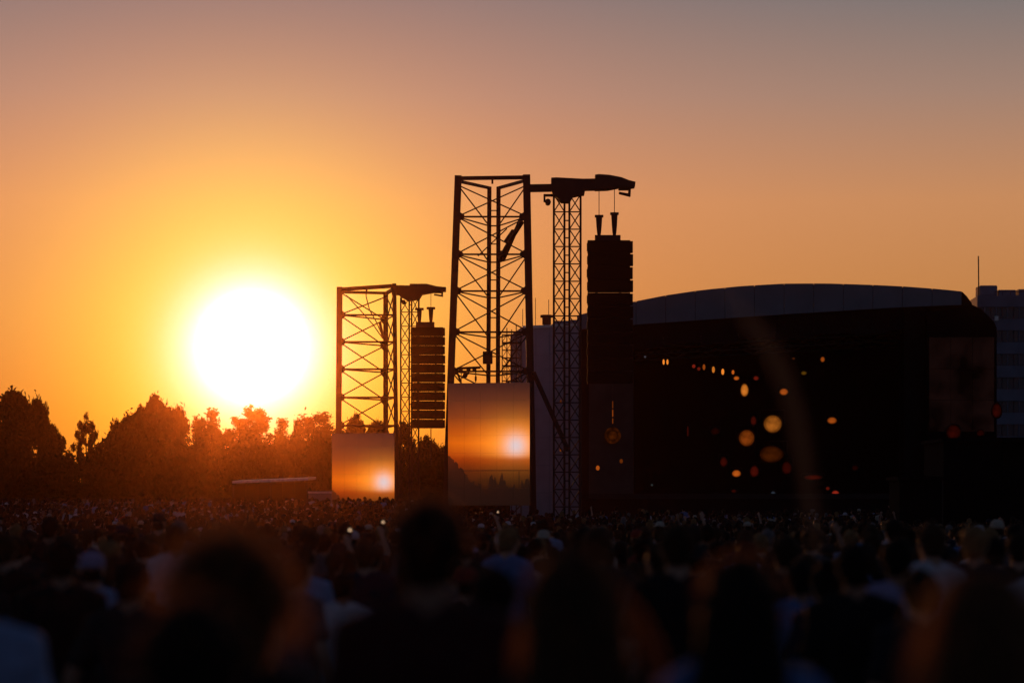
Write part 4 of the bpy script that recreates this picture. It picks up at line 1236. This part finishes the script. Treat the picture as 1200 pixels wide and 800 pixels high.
MID = [
    ('short_down', -30, 640, 7.8, 'pale_blue', 'black', 1, .3, 'person in a pale blue shirt cut by the left edge of the photo', 'white'),
    ('short_front', 73, 628, 12.5, 'black', 'black', 1, 0, 'tall person in black with short dark hair near the left edge', 'white'),
    ('cap_front', 108, 645, 15.5, 'pale_blue', 'black', 0, .1, 'person in lilac cap and pale blue shirt near the left edge', 'lilac'),
    ('short_pocket', 152, 654, 11.5, 'charcoal', 'black', 1, -.1, 'person with dark round head right of the lilac cap', 'white'),
    ('short_front', 578, 662, 8.8, 'black', 'black', 1, .1, 'dark person with short hair just right of the tallest person', 'white'),
    ('short_down', 1002, 633, 11.2, 'black', 'black', 1, 0, 'tall dark person between the light blue shirts in front of the stage', 'white'),
    ('short_down', 938, 655, 13.8, 'blue', 'black', 1, .05, 'person in a blue shirt with short hair left of the tall dark person at right', 'white'),
    ('bun_front', 967, 660, 13.2, 'navy', 'black', 0, .2, 'person in a navy top with a bun beside the blue shirt at right', 'white'),
    ('short_front', 1052, 628, 13.0, 'lilac', 'black', 1, -.1, 'broad person in a pale lilac shirt right of the tall dark person', 'white'),
    ('short_down', 1078, 664, 10.8, 'charcoal', 'black', 0, .1, 'dark headed person standing in front of the pale lilac shirt', 'white'),
    ('cap_front', 592, 622, 23, 'charcoal', 'black', 0, .2, 'person in a white cap below the larger video screen', 'white'),
    ('short_down', 402, 668, 16, 'white', 'black', 1, .0, 'person in a white shirt left of the tallest person', 'white'),
    ('short_front', 552, 664, 17, 'white', 'black', 1, .0, 'person in a white shirt partly hidden right of the tallest person', 'white'),
    ('short_down', 1013, 610, 30, 'pale_blue', 'black', 0, .0, 'person in a light blue shirt far back above the tall dark person', 'white'),
    ('short_front', 1048, 612, 29, 'blue', 'black', 0, .0, 'person in a blue shirt far back above the lilac shirt', 'white'),
    ('long_ring', 697, 628, 34, 'charcoal', 'brown', 1, .0, 'person with arms joined in a ring overhead below the near tower mast', 'white'),
    ('hat_down', 637, 620, 33, 'grey', 'black', 0, .1, 'person in a pale sun hat below the near tower', 'cream'),
]
for fig, px, py, d, sh, hr, sk, rz, lab, cc in MID:
    h = min(1.95, max(1.5, P(px, py, d).z - ground_z(d)))
    o = person(fig, at_px(px, d), d, h*(1.755/1.765), rz, sk, sh, 'charcoal', hr, cc, label=lab)
    occupied.append((at_px(px, d), d))

# the crowd: jittered rows, the nearest ones as individuals, the rest one far mass
rnd = random.Random(5)
spots = []
y = 9.5
while y < 152:
    sp = .88 + .25*rnd.random() + (.35 if y < 14 else 0) + (.12 if y > 40 else 0)
    half = y*.222 + 2.0
    x = -half + rnd.random()*sp
    while x < half:
        px_, yy_ = x + rnd.uniform(-.28, .28), y + rnd.uniform(-.32, .32)
        x += sp*rnd.uniform(.72, 1.3)
        if any((px_ - a)**2 + (yy_ - b)**2 < .42**2 for a, b in occupied): continue
        c = 600 + px_/yy_*F
        if yy_ < 15:      # keep the sight lines to the people picked out above
            bad = False
            for fig, qx, py, d, *_ in MID:
                if d > yy_ and abs(c - qx) < .30/yy_*F + .15/d*F: bad = True
            if bad: continue
        if yy_ > 84 and c > 1045: continue
        if yy_ > 112 and c > 515 and (yy_ > 118 or c < 700): continue
        if yy_ > 118 and c > 505: continue
        if yy_ > 148 and 380 < c < 520: continue
        if rnd.random() < .06: continue
        spots.append((px_, yy_, c))
    y += sp*.92
spots.sort(key=lambda q: q[1])
figs = ['short_down', 'short_front', 'short_pocket', 'short_front', 'short_down', 'long_down', 'long_front', 'pony_front', 'pony_down', 'bun_front',
        'curly_down', 'cap_front', 'hat_down', 'short_oneup', 'long_oneup', 'short_bothup', 'bun_bothup', 'cap_oneup']
fw = [10, 10, 6, 8, 8, 9, 8, 6, 6, 5, 3, 5, 2, .22, .22, .06, .05, .12]
shirts = ['black', 'charcoal', 'navy', 'maroon', 'grey', 'olive', 'blue', 'pale_blue', 'white', 'lilac', 'red', 'cream']
swt = [30, 18, 10, 5, 7, 4, 4, 4, 7, 2, 2, 3]
hairs = ['black', 'brown', 'chestnut', 'blond', 'grey']; hw = [9, 6, 3, 1.6, .7]
def place(c):
    for lim, t in ((60, 'at the left edge'), (195, 'left of the sun'), (375, 'below the sun'), (465, 'below the smaller screen'), (530, 'between the screens'),
                   (625, 'below the larger screen'), (690, 'below the tower mast'), (745, 'below the larger speakers'), (850, 'below the hanging lamps'),
                   (960, 'below the round lamps'), (1060, "below the stage's right"), (1400, 'below the black booth')):
        if c < lim: return t
def rowtxt(y): return 'near' if y < 17 else 'mid' if y < 24 else 'far' if y < 31 else 'farthest'
N_IND = 300 - len(NEAR) - len(MID)
ind = [q for q in spots if -40 < q[2] < 1240][:N_IND]; far = [q for q in spots if q not in set(ind)]
def tone(c): return c.replace('_', ' ')
used = {}
queue = []
for x, y, c in ind:
    fg = rnd.choices(figs, fw)[0] if y > 21 else rnd.choices(figs[:13], fw[:13])[0]
    sh = rnd.choices(shirts, swt if c < 820 else [w_ * (2.6 if n_ in ('blue', 'pale_blue', 'white', 'lilac') else 1) for n_, w_ in zip(shirts, swt)])[0]; hr = rnd.choices(hairs, hw)[0]; cc = rnd.choice(['white', 'black', 'red', 'cream', 'navy', 'black', 'charcoal'])
    if y < 18 and 130 < c < 880 and sh in ('white', 'lilac', 'pale_blue', 'blue', 'cream', 'red'): sh = 'charcoal'
    female = fg.split('_')[0] in ('long', 'pony', 'bun', 'hat')
    h = rnd.gauss(1.645 if female else 1.75, .075) + (.05 if y > 30 else 0)*rnd.random()
    a, b = fg.split('_')
    lab = 'person, ' + HAIRTXT[a].format(h=hr, c=tone(cc)) + ', ' + tone(sh) + ' top' + POSETXT[b] + ', ' + rowtxt(y) + ' rows ' + place(c)
    queue.append([fg, x, y, h, rnd.gauss(0, .22), rnd.choices([0, 1, 2], [5, 4, 1])[0], sh, rnd.choice(['charcoal', 'navy', 'black', 'olive', 'grey']), hr, cc, lab, c])
# labels met twice: say which is left or right, or let true twins share a group
from collections import defaultdict
byl = defaultdict(list)
for q in queue: byl[q[10]].append(q)
for lab, qs in byl.items():
    if len(qs) == 2:
        qs.sort(key=lambda q: q[11]); qs[0][10] = 'left ' + lab; qs[1][10] = 'right ' + lab
    elif len(qs) > 2:
        qs.sort(key=lambda q: q[11])
        for k, q in enumerate(qs): q[10] = ('leftmost ', 'second-from-left ', 'third-from-left ', 'fourth-from-left ', 'fifth-from-left ')[min(k, 4)] + lab
for fg, x, y, h, rz, sk, sh, tr, hr, cc, lab, c in queue:
    person(fg, x, y, h, rz, sk, sh, tr, hr, cc, lab, 'people standing in the crowd', rnd.gauss(0, .02))

# far crowd as one mass: light versions of the same figures
def low(me, ratio):
    o = bpy.data.objects.new('t', me); COL.objects.link(o)
    de = o.modifiers.new('x', 'DECIMATE'); de.ratio = ratio
    dg = bpy.context.evaluated_depsgraph_get(); r = o.evaluated_get(dg).to_mesh()
    r.calc_loop_triangles()
    v = np.empty(len(r.vertices)*3, dtype=np.float32); r.vertices.foreach_get('co', v)
    t = np.empty(len(r.loop_triangles)*3, dtype=np.int32); r.loop_triangles.foreach_get('vertices', t)
    o.evaluated_get(dg).to_mesh_clear(); bpy.data.objects.remove(o)
    return v.reshape(-1, 3), t.reshape(-1, 3)
LOWF = {}
for k, fg in FIG.items():
    LOWF[k] = {p: low(fg[p], {'body': .075, 'shirt': .06, 'trousers': .05, 'hair': .09, 'headwear': .12}[p]) for p in fg}
MATS = SKIN + [CLOTH[s] for s in shirts] + [HAIR[h] for h in hairs]
VV, TT, MI = [], [], []; off = 0
for x, y, c in far:
    fg = rnd.choices(figs, fw)[0]; sh = 3 + rnd.choices(range(len(shirts)), swt)[0]; hr = 3 + len(shirts) + rnd.choices(range(5), hw)[0]
    sk = rnd.choice([0, 0, 1, 1, 2]); s = rnd.gauss(1.70, .07)/1.755; a = rnd.gauss(0, .3); ca, sa = math.cos(a)*s, math.sin(a)*s
    for p, (v, t) in LOWF[fg].items():
        w_ = np.empty_like(v); w_[:, 0] = v[:, 0]*ca - v[:, 1]*sa + x; w_[:, 1] = v[:, 0]*sa + v[:, 1]*ca + y; w_[:, 2] = v[:, 2]*s + ground_z(y)
        VV.append(w_); TT.append(t + off); off += len(v)
        MI.append(np.full(len(t), {'body': sk, 'shirt': sh, 'trousers': 4, 'hair': hr, 'headwear': 3 + shirts.index(rnd.choice(['white', 'black', 'cream', 'navy', 'black', 'charcoal']))}[p], dtype=np.int32))
VV = np.concatenate(VV); TT = np.concatenate(TT); MI = np.concatenate(MI)
me = bpy.data.meshes.new('crowd')
me.vertices.add(len(VV)); me.vertices.foreach_set('co', VV.ravel())
me.loops.add(TT.size); me.loops.foreach_set('vertex_index', TT.ravel())
me.polygons.add(len(TT)); me.polygons.foreach_set('loop_start', np.arange(0, TT.size, 3)); me.polygons.foreach_set('loop_total', np.full(len(TT), 3))
for q in MATS: me.materials.append(q)
me.polygons.foreach_set('material_index', MI); me.polygons.foreach_set('use_smooth', np.ones(len(TT), dtype=bool)); me.update()
tag(link('crowd', me), 'far mass of people filling the field up to the towers and stage', 'crowd', kind='stuff')
print('crowd:', len(ind), 'individuals,', len(far), 'far,', len(TT), 'triangles')

# phones held up over the crowd, lamp side lit
def phone(px, py, d, lab, st):
    p = P(px, py, d); root = empty('phone', p); tag(root, lab, 'phone')
    boxo('case', p + Vector((0, 0, 0)), (.078, .010, .155), M['black'], root, bevel=.003)
    boxo('display', p + Vector((0, .006, 0)), (.070, .002, .145), M['glass'], root)
    v, f = ball((0, 0, 0), (.015, .008, .015), 12)
    o = link('flash_lamp', mesh('flash_lamp', v, f, glow('flash_light', (1, .62, .35), st), True), root); o.location = (.015, -.009, .045)
    # the raised arm that holds it belongs to a person of its own
    a = person('short_oneup', p.x - .22, d - .20, 1.70, 0, 0, 'charcoal', 'navy', 'black', label='person holding up a lit phone ' + lab.split(' phone ')[1], group='people holding up phones')
    hz = ground_z(d) + 1.70/1.755*(1.415 + .46 + .10)
    sc_ = 1.70/1.755
    a.location = (p.x - sc_*(.178 - .01), d - sc_*.26, ground_z(d))
    k = (p.z - a.location.z - .03)/(1.415 + .46 + .09); a.scale = (k, k, k); a.location.x = p.x - k*.168; a.location.y = d - k*.235
phone(408.5, 625.5, 26, 'lit phone held up below the smaller video screen, left one', 1.0)
phone(447.5, 615.5, 30, 'lit phone held up below the smaller video screen, right one', 1.0)
phone(582.5, 602.5, 45, 'lit phone held up below the larger video screen', .9)

# pale curved streak in front of the stage, added as a thin scattering volume
def streak():
    d = 6.4
    pts = [(832, 322, 4), (852, 345, 8), (876, 374, 12), (900, 405, 14), (917, 437, 14), (929, 474, 13), (938, 515, 13), (945, 560, 12), (952, 605, 11), (955, 650, 9)]
    v = []; f = []; n = 12
    for k, (px, py, r) in enumerate(pts):
        c = P(px, py, d); a = P(*pts[max(0, k-1)][:2], d); b = P(*pts[min(len(pts)-1, k+1)][:2], d)
        t = (b - a).normalized(); x = Vector((0, 1, 0)); y = t.cross(x)
        for i in range(n): q = 2*math.pi*i/n; v.append(c + (x*math.cos(q) + y*math.sin(q))*r*d/F)
    for k in range(len(pts)-1):
        for i in range(n): f.append((k*n+i, k*n+(i+1) % n, (k+1)*n+(i+1) % n, (k+1)*n+i))
    f += [tuple(range(n))[::-1], tuple(range((len(pts)-1)*n, len(pts)*n))]
    m = bpy.data.materials.new('thin_streak'); m.use_nodes = True; m.node_tree.nodes.clear(); b = NB(m.node_tree)
    o = b.n('ShaderNodeOutputMaterial'); pv = b.n('ShaderNodeVolumePrincipled')
    pv.inputs['Color'].default_value = (.8, .8, .85, 1); pv.inputs['Density'].default_value = .9; pv.inputs['Anisotropy'].default_value = .3
    b.link(pv.outputs[0], o.inputs['Volume'])
    ob = link('streak', mesh('streak', v, f, m, True)); tag(ob, 'thin grey curved streak in front of the stage', 'streak', kind='stuff')
streak()

# ------------------------------------------------------------------ orange-tinted haze, added for the lens glare round the sun
HAZE = dict(density=3.0e-4, aniso=.985, col=(.36, .145, .05))
hz = boxo('haze', (0, 0, 16), (3200, 3200, 36), bpy.data.materials.new('glare_haze'))
m = hz.data.materials[0]; m.use_nodes = True; m.node_tree.nodes.clear(); b = NB(m.node_tree)
o = b.n('ShaderNodeOutputMaterial'); pv = b.n('ShaderNodeVolumePrincipled')
pv.inputs['Color'].default_value = (*HAZE['col'], 1); pv.inputs['Density'].default_value = HAZE['density']; pv.inputs['Anisotropy'].default_value = HAZE['aniso']
b.link(pv.outputs[0], o.inputs['Volume'])
tag(hz, kind='stuff')
